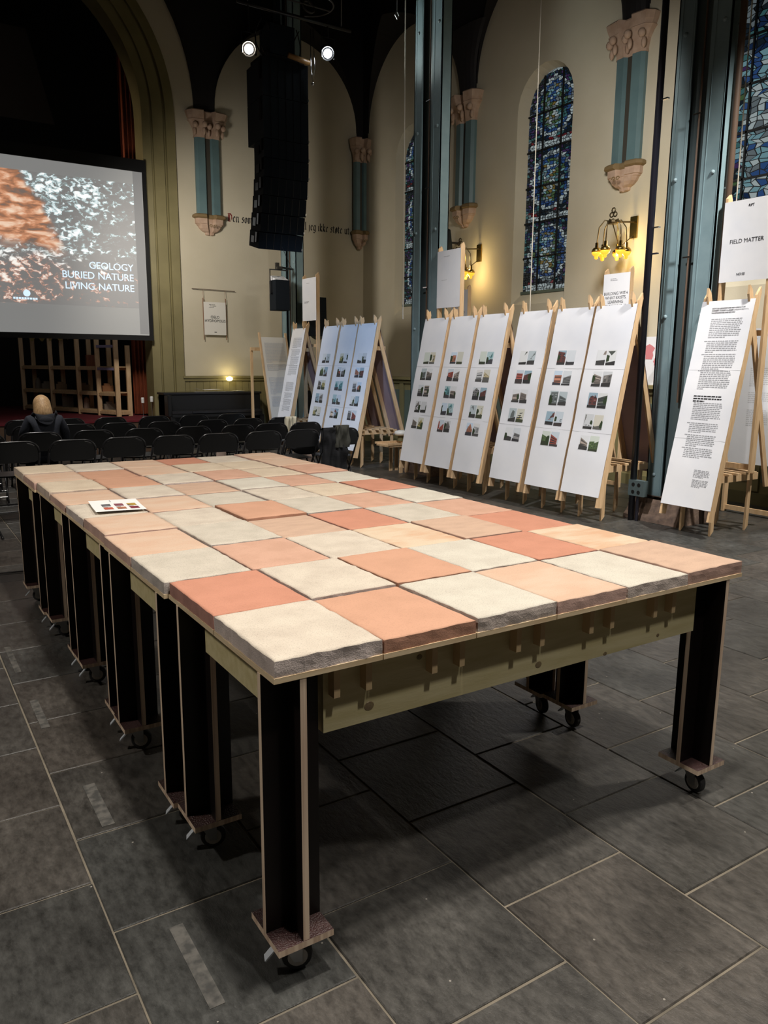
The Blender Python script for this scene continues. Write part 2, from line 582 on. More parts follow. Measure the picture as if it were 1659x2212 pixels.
WINS = [(11.70, 10.60, 'far'), (8.27, 7.10, 'middle'), (4.84, 3.65, 'near')]
SILL, SPR = 2.50, 5.36
wr = MB()
edges = [-7.5]
for yb, ya, _ in sorted(WINS, key=lambda t: t[1]):
    edges += [ya, yb]
edges.append(WY)
T = 9.6
for i in range(0, len(edges), 2):
    wr.box((WX, edges[i], 0), (WX + 0.45, edges[i + 1], T))
for yb, ya, _ in WINS:
    wr.box((WX, ya, 0), (WX + 0.45, yb, SILL - 0.0))
    ap = arch_pts(ya, yb, SPR)
    for (y0, z0), (y1, z1) in zip(ap[:-1], ap[1:]):
        wr.add([(WX, y0, z0), (WX, y1, z1), (WX, y1, T), (WX, y0, T)], [(0, 1, 2, 3)])
    # splayed reveal narrowing to the glass
    gy0, gy1, gz = ya + 0.05, yb - 0.05, SILL + 0.20
    gp = arch_pts(gy0, gy1, SPR)
    out = [(ya, SILL)] + ap + [(yb, SILL)]
    inn = [(gy0, gz)] + gp + [(gy1, gz)]
    n = len(out)
    vs = [(WX, y, z) for y, z in out] + [(WX + 0.20, y, z) for y, z in inn]
    wr.add(vs, [(k, (k + 1) % n, n + (k + 1) % n, n + k) for k in range(n)])
wall_right = struct(wr.build('wall_right', M_WALL, fix=False))

# ---- back wall with the chancel arch opening
AC, AZ, AR = 1.23, 5.80, 2.85      # arch centre x, springing height, outer radius of the moulding
wb = MB()
wb.box((-6, WY, 0), (AC - AR, WY + 0.5, T))
wb.box((AC + AR, WY, 0), (WX + 0.45, WY + 0.5, T))
ap = arch_pts(AC - AR, AC + AR, AZ, 32)
for (x0, z0), (x1, z1) in zip(ap[:-1], ap[1:]):
    wb.add([(x0, WY, z0), (x1, WY, z1), (x1, WY, T), (x0, WY, T)], [(0, 1, 2, 3)])
wall_back = struct(wb.build('wall_back', M_WALL, fix=False))
struct(MB().box((-6.2, -7.7, 0), (-6.0, WY + 0.5, T)).build('wall_left', M_WALL))
struct(MB().box((-6.0, -7.7, 0), (WX + 0.45, -7.5, T)).build('wall_front', M_WALL))

# ---- chancel arch moulding (stepped profile swept up the jambs and round the arch)
prof = [(2.30, 0.48), (2.30, 0.02), (2.44, 0.0), (2.445, 0.03), (2.475, 0.03), (2.48, -0.01), (2.66, -0.02), (2.665, 0.015), (2.70, 0.015),
        (2.705, -0.04), (2.86, -0.05), (2.86, 0.01)]
path = [(1, 0, 0.0)] + [(math.cos(PI * i / 40), math.sin(PI * i / 40), AZ) for i in range(41)] + [(-1, 0, 0.0)]
vs, fs = [], []
for cx_, sz_, z0 in path:
    for r, d in prof:
        vs.append((AC + cx_ * r, WY + d, z0 + sz_ * r))
k = len(prof)
for i in range(len(path) - 1):
    for j in range(k - 1):
        fs.append((i * k + j, i * k + j + 1, (i + 1) * k + j + 1, (i + 1) * k + j))
struct(MB().add(vs, fs).build('trim_1', M_OLIVE, fix=False))

# ---- chancel behind the arch
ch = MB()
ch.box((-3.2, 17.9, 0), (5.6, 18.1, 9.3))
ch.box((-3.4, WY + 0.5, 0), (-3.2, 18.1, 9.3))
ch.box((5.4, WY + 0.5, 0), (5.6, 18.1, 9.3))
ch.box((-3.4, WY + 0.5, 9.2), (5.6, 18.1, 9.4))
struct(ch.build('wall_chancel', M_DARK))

# ---- groin vaults over the aisle, barrel over the nave: dark painted webs
vb = MB()
SPZ = 6.05


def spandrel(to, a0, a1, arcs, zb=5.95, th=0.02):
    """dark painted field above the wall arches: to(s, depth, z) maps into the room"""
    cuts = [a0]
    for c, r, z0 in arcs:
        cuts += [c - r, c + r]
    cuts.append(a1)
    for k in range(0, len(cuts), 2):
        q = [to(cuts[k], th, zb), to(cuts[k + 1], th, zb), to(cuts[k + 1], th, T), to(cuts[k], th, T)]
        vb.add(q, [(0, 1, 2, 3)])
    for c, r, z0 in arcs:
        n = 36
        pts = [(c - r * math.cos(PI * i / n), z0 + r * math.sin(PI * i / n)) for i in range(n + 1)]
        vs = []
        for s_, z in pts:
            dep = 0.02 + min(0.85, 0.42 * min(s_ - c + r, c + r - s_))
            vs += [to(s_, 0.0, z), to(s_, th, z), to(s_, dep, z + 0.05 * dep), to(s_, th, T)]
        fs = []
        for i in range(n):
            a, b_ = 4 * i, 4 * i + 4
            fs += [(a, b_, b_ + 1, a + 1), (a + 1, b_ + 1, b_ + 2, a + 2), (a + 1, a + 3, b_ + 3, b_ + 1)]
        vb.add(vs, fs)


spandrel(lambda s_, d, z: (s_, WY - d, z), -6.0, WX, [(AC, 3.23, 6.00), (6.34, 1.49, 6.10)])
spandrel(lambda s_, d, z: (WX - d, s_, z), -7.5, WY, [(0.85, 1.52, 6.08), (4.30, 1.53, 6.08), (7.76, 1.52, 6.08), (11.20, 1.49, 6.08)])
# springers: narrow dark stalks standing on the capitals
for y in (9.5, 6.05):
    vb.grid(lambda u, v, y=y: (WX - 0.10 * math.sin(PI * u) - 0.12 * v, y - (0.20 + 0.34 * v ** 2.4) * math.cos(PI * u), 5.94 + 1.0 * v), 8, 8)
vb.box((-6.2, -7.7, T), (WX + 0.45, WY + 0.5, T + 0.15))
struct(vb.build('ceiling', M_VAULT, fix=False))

# ---- stained glass windows
GLASSCOL = {
    'dark': (0.012, 0.020, 0.028), 'navy': (0.012, 0.030, 0.085), 'blue': (0.035, 0.09, 0.25), 'cyan': (0.20, 0.38, 0.44), 'white': (0.46, 0.55, 0.57),
    'teal': (0.05, 0.15, 0.16), 'green': (0.07, 0.13, 0.055), 'amber': (0.20, 0.14, 0.04), 'red': (0.16, 0.018, 0.025), 'violet': (0.06, 0.03, 0.11), 'grey': (0.16, 0.20, 0.22)}
GM = {k: mat('glass_' + k, tuple(c * 0.25 for c in v), 0.15, emit=v, estr=0.42) for k, v in GLASSCOL.items()}  # panes emit faintly, standing in for evening sky behind them
GK = list(GM)


def pane_colour(u, z, H, rnd, style):
    """u: -1..1 across, z: height above the glass foot"""
    m = z % 1.05
    if abs(u) > 0.86:
        return rnd.choice(['dark', 'dark', 'navy', 'grey', 'dark', 'teal'])
    if style == 'figure':
        if z > H - 0.75:
            return rnd.choice(['dark', 'navy', 'dark', 'grey', 'teal'])
        if z < 0.9:
            return rnd.choice(['navy', 'blue', 'white', 'teal', 'grey']) if z > 0.25 else rnd.choice(['red', 'green', 'dark', 'amber'])
        if abs(u) < 0.45:
            return rnd.choice(['white', 'white', 'cyan', 'grey', 'cyan', 'blue'])
        return rnd.choice(['cyan', 'teal', 'blue', 'navy', 'green', 'dark', 'violet'])
    if m < 0.10:
        return 'white' if rnd.random() < 0.8 else 'grey'
    if m < 0.16:
        return rnd.choice(['red', 'dark', 'dark', 'grey'])
    e = math.hypot(u / 0.80, (m - 0.58) / 0.42)
    if 0.86 < e < 1.02:
        return rnd.choice(['white', 'grey', 'white'])
    if 0.74 < e <= 0.86:
        return rnd.choice(['blue', 'navy', 'blue'])
    if e <= 0.74:
        f = math.hypot((u - 0.05) / 0.20, (m - 0.75) / 0.10)
        if f < 1:
            return rnd.choice(['cyan', 'white', 'blue'])
        if abs(u - 0.05) < 0.24:
            return rnd.choice(['amber', 'green', 'grey', 'grey', 'cyan', 'white'])
        return rnd.choice(['cyan', 'teal', 'teal', 'navy', 'grey', 'green', 'dark'])
    return rnd.choice(['dark', 'navy', 'violet', 'teal', 'dark', 'dark', 'dark'])


for wi, (yb, ya, nm) in enumerate(WINS):
    win = sempty('window_%d' % (wi + 1))
    gy0, gy1, gz = ya + 0.05, yb - 0.05, SILL + 0.20
    gx = WX + 0.20
    c, r = (gy0 + gy1) / 2, (gy1 - gy0) / 2
    H = SPR + r - gz
    rnd = random.Random(50 + wi)
    nu, nz = (17, 84) if nm != 'near' else (12, 54)
    P = {}
    for j in range(nz + 1):
        z = H * j / nz
        hw = r if gz + z < SPR else math.sqrt(max(r * r - (gz + z - SPR) ** 2, 0.0004))
        for i in range(nu + 1):
            u = -1 + 2 * i / nu
            jx = 0 if i in (0, nu) else rnd.uniform(-0.36, 0.36) * 2 / nu
            jz = 0 if j in (0, nz) else rnd.uniform(-0.36, 0.36) * H / nz
            off = 0.5 * 2 / nu * (0.5 if j % 2 else -0.5) if i not in (0, nu) else 0
            P[i, j] = ((u + jx + off) * hw, z + jz, u + jx + off)
    g = MB()
    for j in range(nz):
        for i in range(nu):
            q = [P[i, j], P[i + 1, j], P[i + 1, j + 1], P[i, j + 1]]
            my = sum(p[0] for p in q) / 4
            mz = sum(p[1] for p in q) / 4
            mu = sum(p[2] for p in q) / 4
            col = pane_colour(mu, mz, H, rnd, 'figure' if nm == 'near' else 'medallion')
            s = 0.78 if nm != 'near' else 0.84
            vs = [(gx - 0.004 - rnd.uniform(0, 0.004), c + my + (p[0] - my) * s, gz + mz + (p[1] - mz) * s) for p in q]
            g.add(vs, [(0, 1, 2, 3)], GK.index(col))
    go = g.build('glass_panes', [GM[k_] for k_ in GK], win, fix=False)
    go['kind'] = 'stuff'
    lead = MB()
    gp = [(gy0, gz)] + arch_pts(gy0, gy1, SPR) + [(gy1, gz)]
    lead.prism(gp, 'x', gx + 0.001, gx + 0.03)
    lead.build('lead_backing', M_LEAD, win)
    for zz in [gz + 0.525 * q_ for q_ in range(1, int(H / 0.525))]:
        hw = r if zz < SPR else math.sqrt(max(r * r - (zz - SPR) ** 2, 0))
        MB().box((gx - 0.035, c - hw + 0.012, zz - 0.012), (gx - 0.012, c + hw - 0.012, zz + 0.012)).build('saddle_bar', M_LEAD, win)
    for yy in (c - r * 0.36, c + r * 0.36):
        MB().box((gx - 0.035, yy - 0.011, gz), (gx - 0.012, yy + 0.011, SPR + r * 0.90)).build('mullion_bar', M_LEAD, win)
    MB().box((gx - 0.05, gy0, gz - 0.03), (gx, gy1, gz + 0.015)).build('glazing_sill', M_PANELG, win)

# ---- wall pilasters: carved capital, twin blue shafts, corbel


def pil_section(k, dep):
    return [(-0.25 * k, 0), (-0.25 * k, 0.05 * dep), (-0.21 * k, 0.10 * dep), (-0.075 * k, 0.115 * dep), (-0.045 * k, 0.065 * dep), (0.045 * k, 0.065 * dep),
            (0.075 * k, 0.115 * dep), (0.21 * k, 0.10 * dep), (0.25 * k, 0.05 * dep), (0.25 * k, 0)]


def loft(levels, to, midx=0, groove=None):
    b = MB()
    k = 10
    vs = []
    for z, sk, dp in levels:
        vs += [to(u, v, z) for u, v in pil_section(sk, dp)]
    for i in range(len(levels) - 1):
        for j in range(k - 1):
            b_m = groove if (groove is not None and j == 4) else midx
            b.add([vs[i * k + j], vs[i * k + j + 1], vs[(i + 1) * k + j + 1], vs[(i + 1) * k + j]], [(0, 1, 2, 3)], b_m)
    b.add(vs[:k], [tuple(range(k))], midx)
    b.add(vs[-k:], [tuple(range(k))], midx)
    return b


def pilaster(label, to):
    p = thing('wall_pilaster', label, 'pilaster')
    p['group'] = 'pilasters between the wall arches'
    loft([(5.52, 0.98, 1.0), (5.56, 0.95, 1.05), (5.68, 1.05, 1.25), (5.76, 1.25, 1.55), (5.80, 1.42, 1.75), (5.81, 1.34, 1.65), (5.86, 1.45, 1.8), (5.94, 1.55, 1.95), (5.96, 1.42, 1.8)],
         to).build('capital', M_STONE, p)
    lf = MB()
    for u0 in (-0.26, -0.12, 0.0, 0.12, 0.26):
        d0 = 0.26 if abs(u0) in (0.12,) else 0.16
        q = to(u0, d0 + 0.02, 5.70)
        lf.ball(q, 0.050, 8, s=(1, 1, 1.1))
        q = to(u0 * 1.0, d0 - 0.03, 5.60)
        lf.ball(q, 0.034, 6, s=(1, 1, 2.0))
    lf.build('carved_leaves', M_STONE, p, smooth=True)
    loft([(4.22, 0.93, 0.95), (5.52, 0.93, 0.95)], to, 0, 1).build('shaft', [M_BLUE, M_BLUED], p)
    loft([(4.22, 1.12, 1.25), (4.20, 1.25, 1.45), (4.16, 1.27, 1.5), (4.14, 1.10, 1.25)], to).build('corbel_rim', M_STONEG, p)
    loft([(4.14, 1.08, 1.2), (4.05, 1.06, 1.2), (4.045, 0.98, 1.08), (4.03, 0.98, 1.08), (4.02, 0.90, 1.05), (3.97, 0.78, 0.98), (3.93, 0.58, 0.78), (3.91, 0.40, 0.55), (3.905, 0.34, 0.5), (3.87, 0.32, 0.45), (3.86, 0.2, 0.25)],
         to).build('corbel', M_STONE, p)
    sc = MB()
    for s in (-1, 1):
        pts = [to(s * (0.035 + 0.035 * (1 - t / 9) * math.cos(t * 0.9)), 0.215 - 0.01 * t / 9, 4.0 + 0.035 * (1 - t / 9) * math.sin(t * 0.9)) for t in range(9)]
        sc.tube(pts, 0.007, 5)
    sc.build('scroll', M_STONEG, p)
    return p


pilaster('blue twin-shaft wall pilaster right beside the chancel arch, left of the black gothic lettering', lambda u, v, z: (4.68 + u, WY - v, z))
pilaster('blue wall pilaster in the corner, at the right end of the gothic lettering', lambda u, v, z: (7.84 + (u * 0.6 - 0.0), WY - 0.10 - v + abs(u) * 0.0, z))
pilaster('blue wall pilaster left of the middle stained glass window', lambda u, v, z: (WX - v, 9.5 - u, z))
pilaster('blue wall pilaster with carved scrolls above the brass wall lamps, right of the middle window', lambda u, v, z: (WX - v, 6.05 - u, z))

# ---- lettering painted on the back wall (blackletter strokes of a broad nib)
NIB = Vector((math.cos(0.72), math.sin(0.72))) * 0.125
GL = {
    'D': (1.05, [[(.15, 1.35), (.15, .12)], [(0, 1.42), (.55, 1.45), (.9, 1.1), (.9, .4), (.55, .02), (.05, .08)], [(.38, 1.3), (.38, .2)]]),
    'e': (.62, [[(.5, .15), (.32, 0), (.12, .2), (.12, .8), (.32, 1), (.52, .8), (.2, .5)]]),
    'n': (.78, [[(.02, .9), (.14, 1), (.14, .05), (.22, 0)], [(.14, .8), (.42, 1), (.58, .85), (.58, .12), (.68, 0)]]),
    's': (.58, [[(.5, .9), (.3, 1), (.12, .8), (.46, .4), (.4, .12), (.22, 0), (.05, .12)]]),
    'o': (.68, [[(.12, .2), (.12, .82), (.34, 1), (.56, .8), (.56, .2), (.34, 0), (.12, .2)]]),
    'm': (1.14, [[(.02, .9), (.14, 1), (.14, .05), (.22, 0)], [(.14, .8), (.38, 1), (.52, .85), (.52, .05)], [(.52, .8), (.78, 1), (.92, .85), (.92, .12), (1.02, 0)]]),
    'k': (.72, [[(.02, 1.4), (.14, 1.5), (.14, .0)], [(.14, .6), (.45, 1), (.55, .8), (.2, .55), (.45, .1), (.62, 0)]]),
    't': (.50, [[(.18, 1.25), (.18, .15), (.3, 0), (.42, .1)], [(.0, .95), (.4, .98)]]),
    'r': (.56, [[(.02, .9), (.14, 1), (.14, .02)], [(.14, .8), (.36, 1), (.5, .88)]]),
    'i': (.36, [[(.02, .9), (.14, 1), (.14, .1), (.26, 0)], [(.12, 1.28), (.2, 1.34)]]),
    'l': (.36, [[(.02, 1.4), (.14, 1.5), (.14, .1), (.26, 0)]]),
    'g': (.68, [[(.55, .9), (.34, 1), (.12, .82), (.12, .2), (.34, 0), (.55, .2)], [(.42, .95), (.56, 1), (.56, -.25), (.34, -.45), (.1, -.32)]]),
    'v': (.70, [[(.02, 1), (.14, 1.05), (.14, .2), (.34, 0), (.56, .25), (.56, .8), (.4, 1)]]),
    'j': (.38, [[(.02, .9), (.16, 1), (.16, -.2), (.02, -.42)], [(.14, 1.28), (.22, 1.34)]]),
    'u': (.76, [[(.02, .92), (.14, 1), (.14, .2), (.32, 0), (.56, .2)], [(.46, .92), (.56, 1), (.56, .1), (.68, 0)]]),
    '.': (.34, [[(.12, .02), (.18, .1)]]), ',': (.34, [[(.16, .1), (.1, -.2)]]), ' ': (.42, []),
    '/': (.68, [[(.12, .2), (.12, .82), (.34, 1), (.56, .8), (.56, .2), (.34, 0), (.12, .2)], [(.5, 1.15), (.18, -.15)]]),
}


def blackletter(body, origin, size, sx):
    b = MB()
    x = 0.0
    for ch_ in body:
        wd, strokes = GL[ch_]
        mi = 1 if ch_ == 'D' else 0
        for st in strokes:
            for p, q in zip(st[:-1], st[1:]):
                p, q = Vector(p), Vector(q)
                d = (q - p).normalized() * 0.02
                quad = [p - d - NIB, p - d + NIB, q + d + NIB, q + d - NIB]
                vs = [(origin[0] + (x + t[0]) * size * sx, origin[1], origin[2] + t[1] * size) for t in quad]
                vs += [(a, b_ + 0.002, c_) for a, b_, c_ in vs]
                b.add(vs, [(0, 1, 2, 3), (4, 7, 6, 5), (0, 4, 5, 1), (1, 5, 6, 2), (2, 6, 7, 3), (3, 7, 4, 0)], mi)
        x += wd + 0.10
    return b, x


QUOTE = 'Den som kommer til mig, vil jeg ikke st/te ut.'
_, tot = blackletter(QUOTE, (0, 0, 0), 1, 1)
bq, _ = blackletter(QUOTE, (5.05, WY - 0.003, 4.155), 0.096, 2.66 / (tot * 0.096))
bq.build('wall_lettering', [M_TEXTK, M_TEXTR], wall_back, label='gothic lettering painted in black with a red initial')

# ---- boarded dado on the back wall, panelled dado with ledge on the right wall
t2 = sempty('trim_2')
for i in range(30):
    x0 = 4.06 + i * 0.131
    MB().box((x0 + 0.003, WY - 0.022, 0.14), (x0 + 0.128, WY, 1.22)).build('dado_board', M_OLIVE, t2)
MB().box((4.06, WY - 0.012, 0.1), (WX, WY - 0.001, 1.24)).build('dado_backing', M_OLIVED, t2)
MB().box((4.06, WY - 0.05, 1.22), (WX, WY, 1.27)).box((4.06, WY - 0.075, 1.27), (WX, WY, 1.31)).build('dado_cap', M_OLIVE, t2)
MB().box((4.06, WY - 0.04, 0.0), (WX, WY, 0.14)).build('baseboard_back', M_OLIVED, t2)
t3 = sempty('trim_3')
LX = 7.62
MB().box((LX, -7.4, 0.0), (WX, WY - 0.08, 0.14)).build('baseboard_right', M_OLIVED, t3)
MB().box((LX + 0.03, -7.4, 0.14), (WX, WY - 0.08, 1.22)).build('dado_carcass', M_OLIVE, t3)
MB().box((LX - 0.06, -7.4, 1.27), (WX, WY - 0.08, 1.315)).build('ledge_board', M_OLIVE, t3)
MB().box((LX - 0.005, -7.4, 1.20), (WX, WY - 0.08, 1.268)).build('ledge_moulding', M_OLIVED, t3)
for i in range(17):
    y0 = 1.55 + i * 0.66
    MB().box((LX, y0, 0.16), (LX + 0.03, y0 + 0.13, 1.20)).build('dado_stile', M_OLIVE, t3)
    MB().box((LX + 0.018, y0 + 0.15, 0.26), (LX + 0.03, y0 + 0.64, 1.08)).build('dado_panel', M_PANELG, t3)

# ---- stage platform in the chancel
st = thing('stage_platform', 'low stage platform covered in deep red carpet in front of the dark chancel', 'stage')
MB().box((-1.58, 12.36, 0.05), (3.50, 17.8, 0.53)).build('platform', M_FASCIA, st)
MB().box((-1.58, 12.30, 0.0), (3.50, 12.36, 0.53)).build('fascia_board', M_FASCIA, st)
MB().box((-1.58, 12.28, 0.53), (3.50, 17.8, 0.56)).build('carpet', M_CARPET, st)

# ================================================================== THE LONG TABLE: five rolling sections
TW, TD = 0.303, 0.397
ZT, ZP, ZL = 0.885, 0.845, 0.831         # top of tiles, underside of tiles, underside of the boards
TILEC = {  # top colour, second tone, side colour: raw earth tone plus painted shade
    'cream': ((0.56, 0.50, 0.42), (0.49, 0.43, 0.36), (0.36, 0.31, 0.29)),
    'yellow': ((0.57, 0.48, 0.37), (0.52, 0.43, 0.33), (0.38, 0.31, 0.26)),
    'grey': ((0.52, 0.475, 0.405), (0.46, 0.42, 0.355), (0.33, 0.30, 0.28)),
    'white': ((0.55, 0.52, 0.45), (0.50, 0.465, 0.40), (0.35, 0.30, 0.27)),
    'red': ((0.50, 0.235, 0.16), (0.46, 0.215, 0.145), (0.27, 0.145, 0.12)),
    'orange': ((0.52, 0.295, 0.20), (0.485, 0.275, 0.185), (0.29, 0.155, 0.105)),
    'tan': ((0.51, 0.355, 0.265), (0.46, 0.32, 0.24), (0.29, 0.19, 0.155)),
    'pink': ((0.53, 0.325, 0.24), (0.48, 0.29, 0.21), (0.31, 0.19, 0.155)),
    'peach': ((0.54, 0.37, 0.27), (0.56, 0.42, 0.32), (0.35, 0.235, 0.20)),
    'mottle': ((0.58, 0.47, 0.35), (0.54, 0.345, 0.225), (0.34, 0.23, 0.18)),
}


def tile_mat(key):
    top, sec, side = TILEC[key]
    out = []
    for nm, c1, c2, pit in (('tile_' + key, top, sec, 0.5), ('tile_side_' + key, tuple(c * 1.62 for c in side), tuple(c * 1.3 for c in side), 0.65)):  # same earth on the sides, tone raised to offset shade under overhead light
        m = bpy.data.materials.new(nm)
        m.use_nodes = True
        N, L = m.node_tree.nodes, m.node_tree.links
        b = N['Principled BSDF']
        g = N.new('ShaderNodeNewGeometry')
        n1 = N.new('ShaderNodeTexNoise')
        n1.inputs['Scale'].default_value = 5 if key in ('mottle', 'peach') else 9
        n1.inputs['Detail'].default_value = 6
        n2 = N.new('ShaderNodeTexNoise')
        n2.inputs['Scale'].default_value = 260
        n2.inputs['Detail'].default_value = 3
        mp = N.new('ShaderNodeMapping')
        mp.inputs['Scale'].default_value = (1, 2.2, 1) if key in ('mottle', 'peach', 'tan') else (1, 1, 1)
        L.new(g.outputs['Position'], mp.inputs['Vector'])
        L.new(mp.outputs['Vector'], n1.inputs['Vector'])
        L.new(g.outputs['Position'], n2.inputs['Vector'])
        r = N.new('ShaderNodeMapRange')
        r.inputs['From Min'].default_value = 0.40
        r.inputs['From Max'].default_value = 0.64
        L.new(n1.outputs['Fac'], r.inputs['Value'])
        mx = N.new('ShaderNodeMix'); mx.data_type = 'RGBA'
        mx.inputs[6].default_value = (*c1, 1); mx.inputs[7].default_value = (*c2, 1)
        L.new(r.outputs['Result'], mx.inputs[0])
        sp = N.new('ShaderNodeMapRange')
        gr = key in ('cream', 'grey', 'white', 'yellow')
        sp.inputs['From Min'].default_value = 0.33; sp.inputs['From Max'].default_value = 0.46
        sp.inputs['To Min'].default_value = 0.76 if gr else 0.88
        L.new(n2.outputs['Fac'], sp.inputs['Value'])
        mu = N.new('ShaderNodeMix'); mu.data_type = 'RGBA'; mu.blend_type = 'MULTIPLY'; mu.inputs[0].default_value = 1
        L.new(mx.outputs[2], mu.inputs[6]); L.new(sp.outputs['Result'], mu.inputs[7])
        L.new(mu.outputs[2], b.inputs['Base Color'])
        b.inputs['Roughness'].default_value = 0.9
        b.inputs['Specular IOR Level'].default_value = 0.25
        bp = N.new('ShaderNodeBump')
        bp.inputs['Strength'].default_value = pit * (0.42 if gr else 0.22)
        bp.inputs['Distance'].default_value = 0.004
        L.new(n2.outputs['Fac'], bp.inputs['Height'])
        L.new(bp.outputs['Normal'], b.inputs['Normal'])
        out.append(m)
    return out


TM = {k_: tile_mat(k_) for k_ in TILEC}
TG = ['cream orange white peach white tan',
      'red cream orange white red mottle',
      'grey pink cream mottle tan red',
      'peach grey tan red grey pink',
      'peach cream orange grey pink white',
      'cream peach grey cream yellow red',
      'peach cream tan white pink white',
      'yellow orange cream pink yellow pink',
      'peach orange peach yellow yellow peach',
      'yellow cream peach red cream peach']
TG = [r_.split() for r_ in TG]
TNAME = {'cream': 'cream', 'yellow': 'pale yellow', 'grey': 'grey speckled', 'white': 'off-white', 'red': 'brick red', 'orange': 'orange', 'tan': 'tan', 'pink': 'dusty pink', 'peach': 'peach', 'mottle': 'cream and orange mottled'}


def tile_mesh(x0, x1, y0, y1, zb, zt, key, seed, rough, near):
    """rammed-earth tile: softly uneven top, crumbled arrises, pitted sides"""
    b = MB()
    nx, ny = (20, 24) if near else (10, 12)
    def nz(x, y, z, f, s):
        return noise.noise(Vector((x * f + seed * 3.1, y * f - seed * 1.7, z * f + seed)), noise_basis='PERLIN_ORIGINAL') * s
    def ed(t, n):   # grid parameter with dense edges
        a = 0.5 - 0.5 * math.cos(PI * t / n)
        return 0.35 * a + 0.65 * t / n
    vs, idx = [], {}
    xs = [x0 + (x1 - x0) * ed(i, nx) for i in range(nx + 1)]
    ys = [y0 + (y1 - y0) * ed(j, ny) for j in range(ny + 1)]
    er = 0.0025 + 0.0018 * rough
    for j in range(ny + 1):
        for i in range(nx + 1):
            x, y = xs[i], ys[j]
            dx, dy = min(x - x0, x1 - x), min(y - y0, y1 - y)
            d = min(dx, dy)
            z = zt + nz(x, y, 0, 6, 0.0010) + nz(x, y, 0, 45, 0.0006 * rough)
            ch = er * (1 + 0.9 * nz(x, y, 1, 22, 1.0))
            if d < ch:
                z -= (ch - d) * 0.7
            if i in (0, nx):
                x += (1 if i == 0 else -1) * (0.0018 + nz(x, y, 3, 30, 0.0018 * rough))
            if j in (0, ny):
                y += (1 if j == 0 else -1) * (0.0018 + nz(x, y, 5, 30, 0.0018 * rough))
            idx[i, j] = len(vs)
            vs.append((x, y, z))
    fs, ms = [], []
    for j in range(ny):
        for i in range(nx):
            fs.append((idx[i, j], idx[i + 1, j], idx[i + 1, j + 1], idx[i, j + 1]))
            ms.append(0)
    loop = [(i, 0) for i in range(nx)] + [(nx, j) for j in range(ny)] + [(i, ny) for i in range(nx, 0, -1)] + [(0, j) for j in range(ny, 0, -1)]
    prev = [idx[q] for q in loop]
    for t in (0.30, 0.65, 1.0):
        cur = []
        for q in loop:
            x, y, z = vs[idx[q]]
            zz = zt - 0.004 - (zt - 0.004 - zb) * t
            o = nz(x, y, zz, 26, 0.0017 * rough)
            if q[0] == 0: x -= 0.0002 + o
            if q[0] == nx: x += 0.0002 + o
            if q[1] == 0: y -= 0.0002 + o
            if q[1] == ny: y += 0.0002 + o
            cur.append(len(vs))
            vs.append((x, y, zz))
        n = len(loop)
        for k in range(n):
            fs.append((prev[k], cur[k], cur[(k + 1) % n], prev[(k + 1) % n]))
            ms.append(1)
        prev = cur
    fs.append(tuple(reversed(prev)))
    ms.append(1)
    b.v, b.f, b.m = vs, fs, ms
    return b


def make_leg_mesh():
    b = MB()
    h0, h1, t = 0.122, ZL, 0.0175
    # two crossed boards: wide faces black film, edges pale ply
    a, c = 0.078, t / 2
    v = [(-a, -c), (a, -c), (a, c), (-a, c)]
    b0 = [(p, q, h0) for p, q in v] + [(p, q, h1) for p, q in v]
    b.add(b0, [(0, 1, 5, 4), (2, 3, 7, 6)], 0)
    b.add(b0, [(1, 2, 6, 5), (3, 0, 4, 7), (0, 3, 2, 1), (4, 5, 6, 7)], 1)
    # y board: its wide faces look along x
    a, c = 0.084, t / 2
    v = [(-c, -a), (c, -a), (c, a), (-c, a)]
    b0 = [(p, q, h0) for p, q in v] + [(p, q, h1) for p, q in v]
    b.add(b0, [(1, 2, 6, 5), (3, 0, 4, 7)], 0)
    b.add(b0, [(0, 1, 5, 4), (2, 3, 7, 6), (0, 3, 2, 1), (4, 5, 6, 7)], 1)
    return b.mesh('leg', [M_FILM, M_PLYE])


LEG = make_leg_mesh()
pb = MB()
pv = [(-0.078, -0.086), (0.078, -0.086), (0.078, 0.086), (-0.078, 0.086)]
pp = [(a, c, 0.104) for a, c in pv] + [(a, c, 0.122) for a, c in pv]
pb.add(pp, [(4, 5, 6, 7), (0, 3, 2, 1)], 0)
pb.add(pp, [(0, 1, 5, 4), (1, 2, 6, 5), (2, 3, 7, 6), (3, 0, 4, 7)], 1)
PLATE = pb.mesh('base_plate', [M_FILMP, M_PLYE])
cb = MB()
cb.box((-0.045, -0.04, 0.098), (0.045, 0.04, 0.104), 2)
for s in (-1, 1):
    cb.add([(-0.030, s * 0.019, 0.099), (0.026, s * 0.019, 0.099), (0.026, s * 0.019, 0.032), (0.004, s * 0.019, 0.032),
            (-0.030, s * 0.022, 0.099), (0.026, s * 0.022, 0.099), (0.026, s * 0.022, 0.032), (0.004, s * 0.022, 0.032)],
           [(0, 1, 2, 3), (4, 7, 6, 5), (0, 4, 5, 1), (1, 5, 6, 2), (2, 6, 7, 3), (3, 7, 4, 0)], 2)
CASTER = cb.mesh('caster_fork', [M_RUBBER, M_HUB, M_ZINC])
wbm = MB()
RW = Matrix.Rotation(PI / 2, 3, 'X')
wbm.lathe([(0.027, -0.014), (0.037, -0.013), (0.041, -0.007), (0.041, 0.007), (0.037, 0.013), (0.027, 0.014)], 22, (0.014, 0, 0.041), RW, 0)
wbm.lathe([(0.007, -0.019), (0.010, -0.0165), (0.026, -0.0155), (0.028, -0.012), (0.028, 0.012), (0.026, 0.0155), (0.010, 0.0165), (0.007, 0.019)], 18, (0.014, 0, 0.041), RW, 1)
WHEEL = wbm.mesh('caster_wheel', [M_RUBBER, M_HUB], smooth=False)
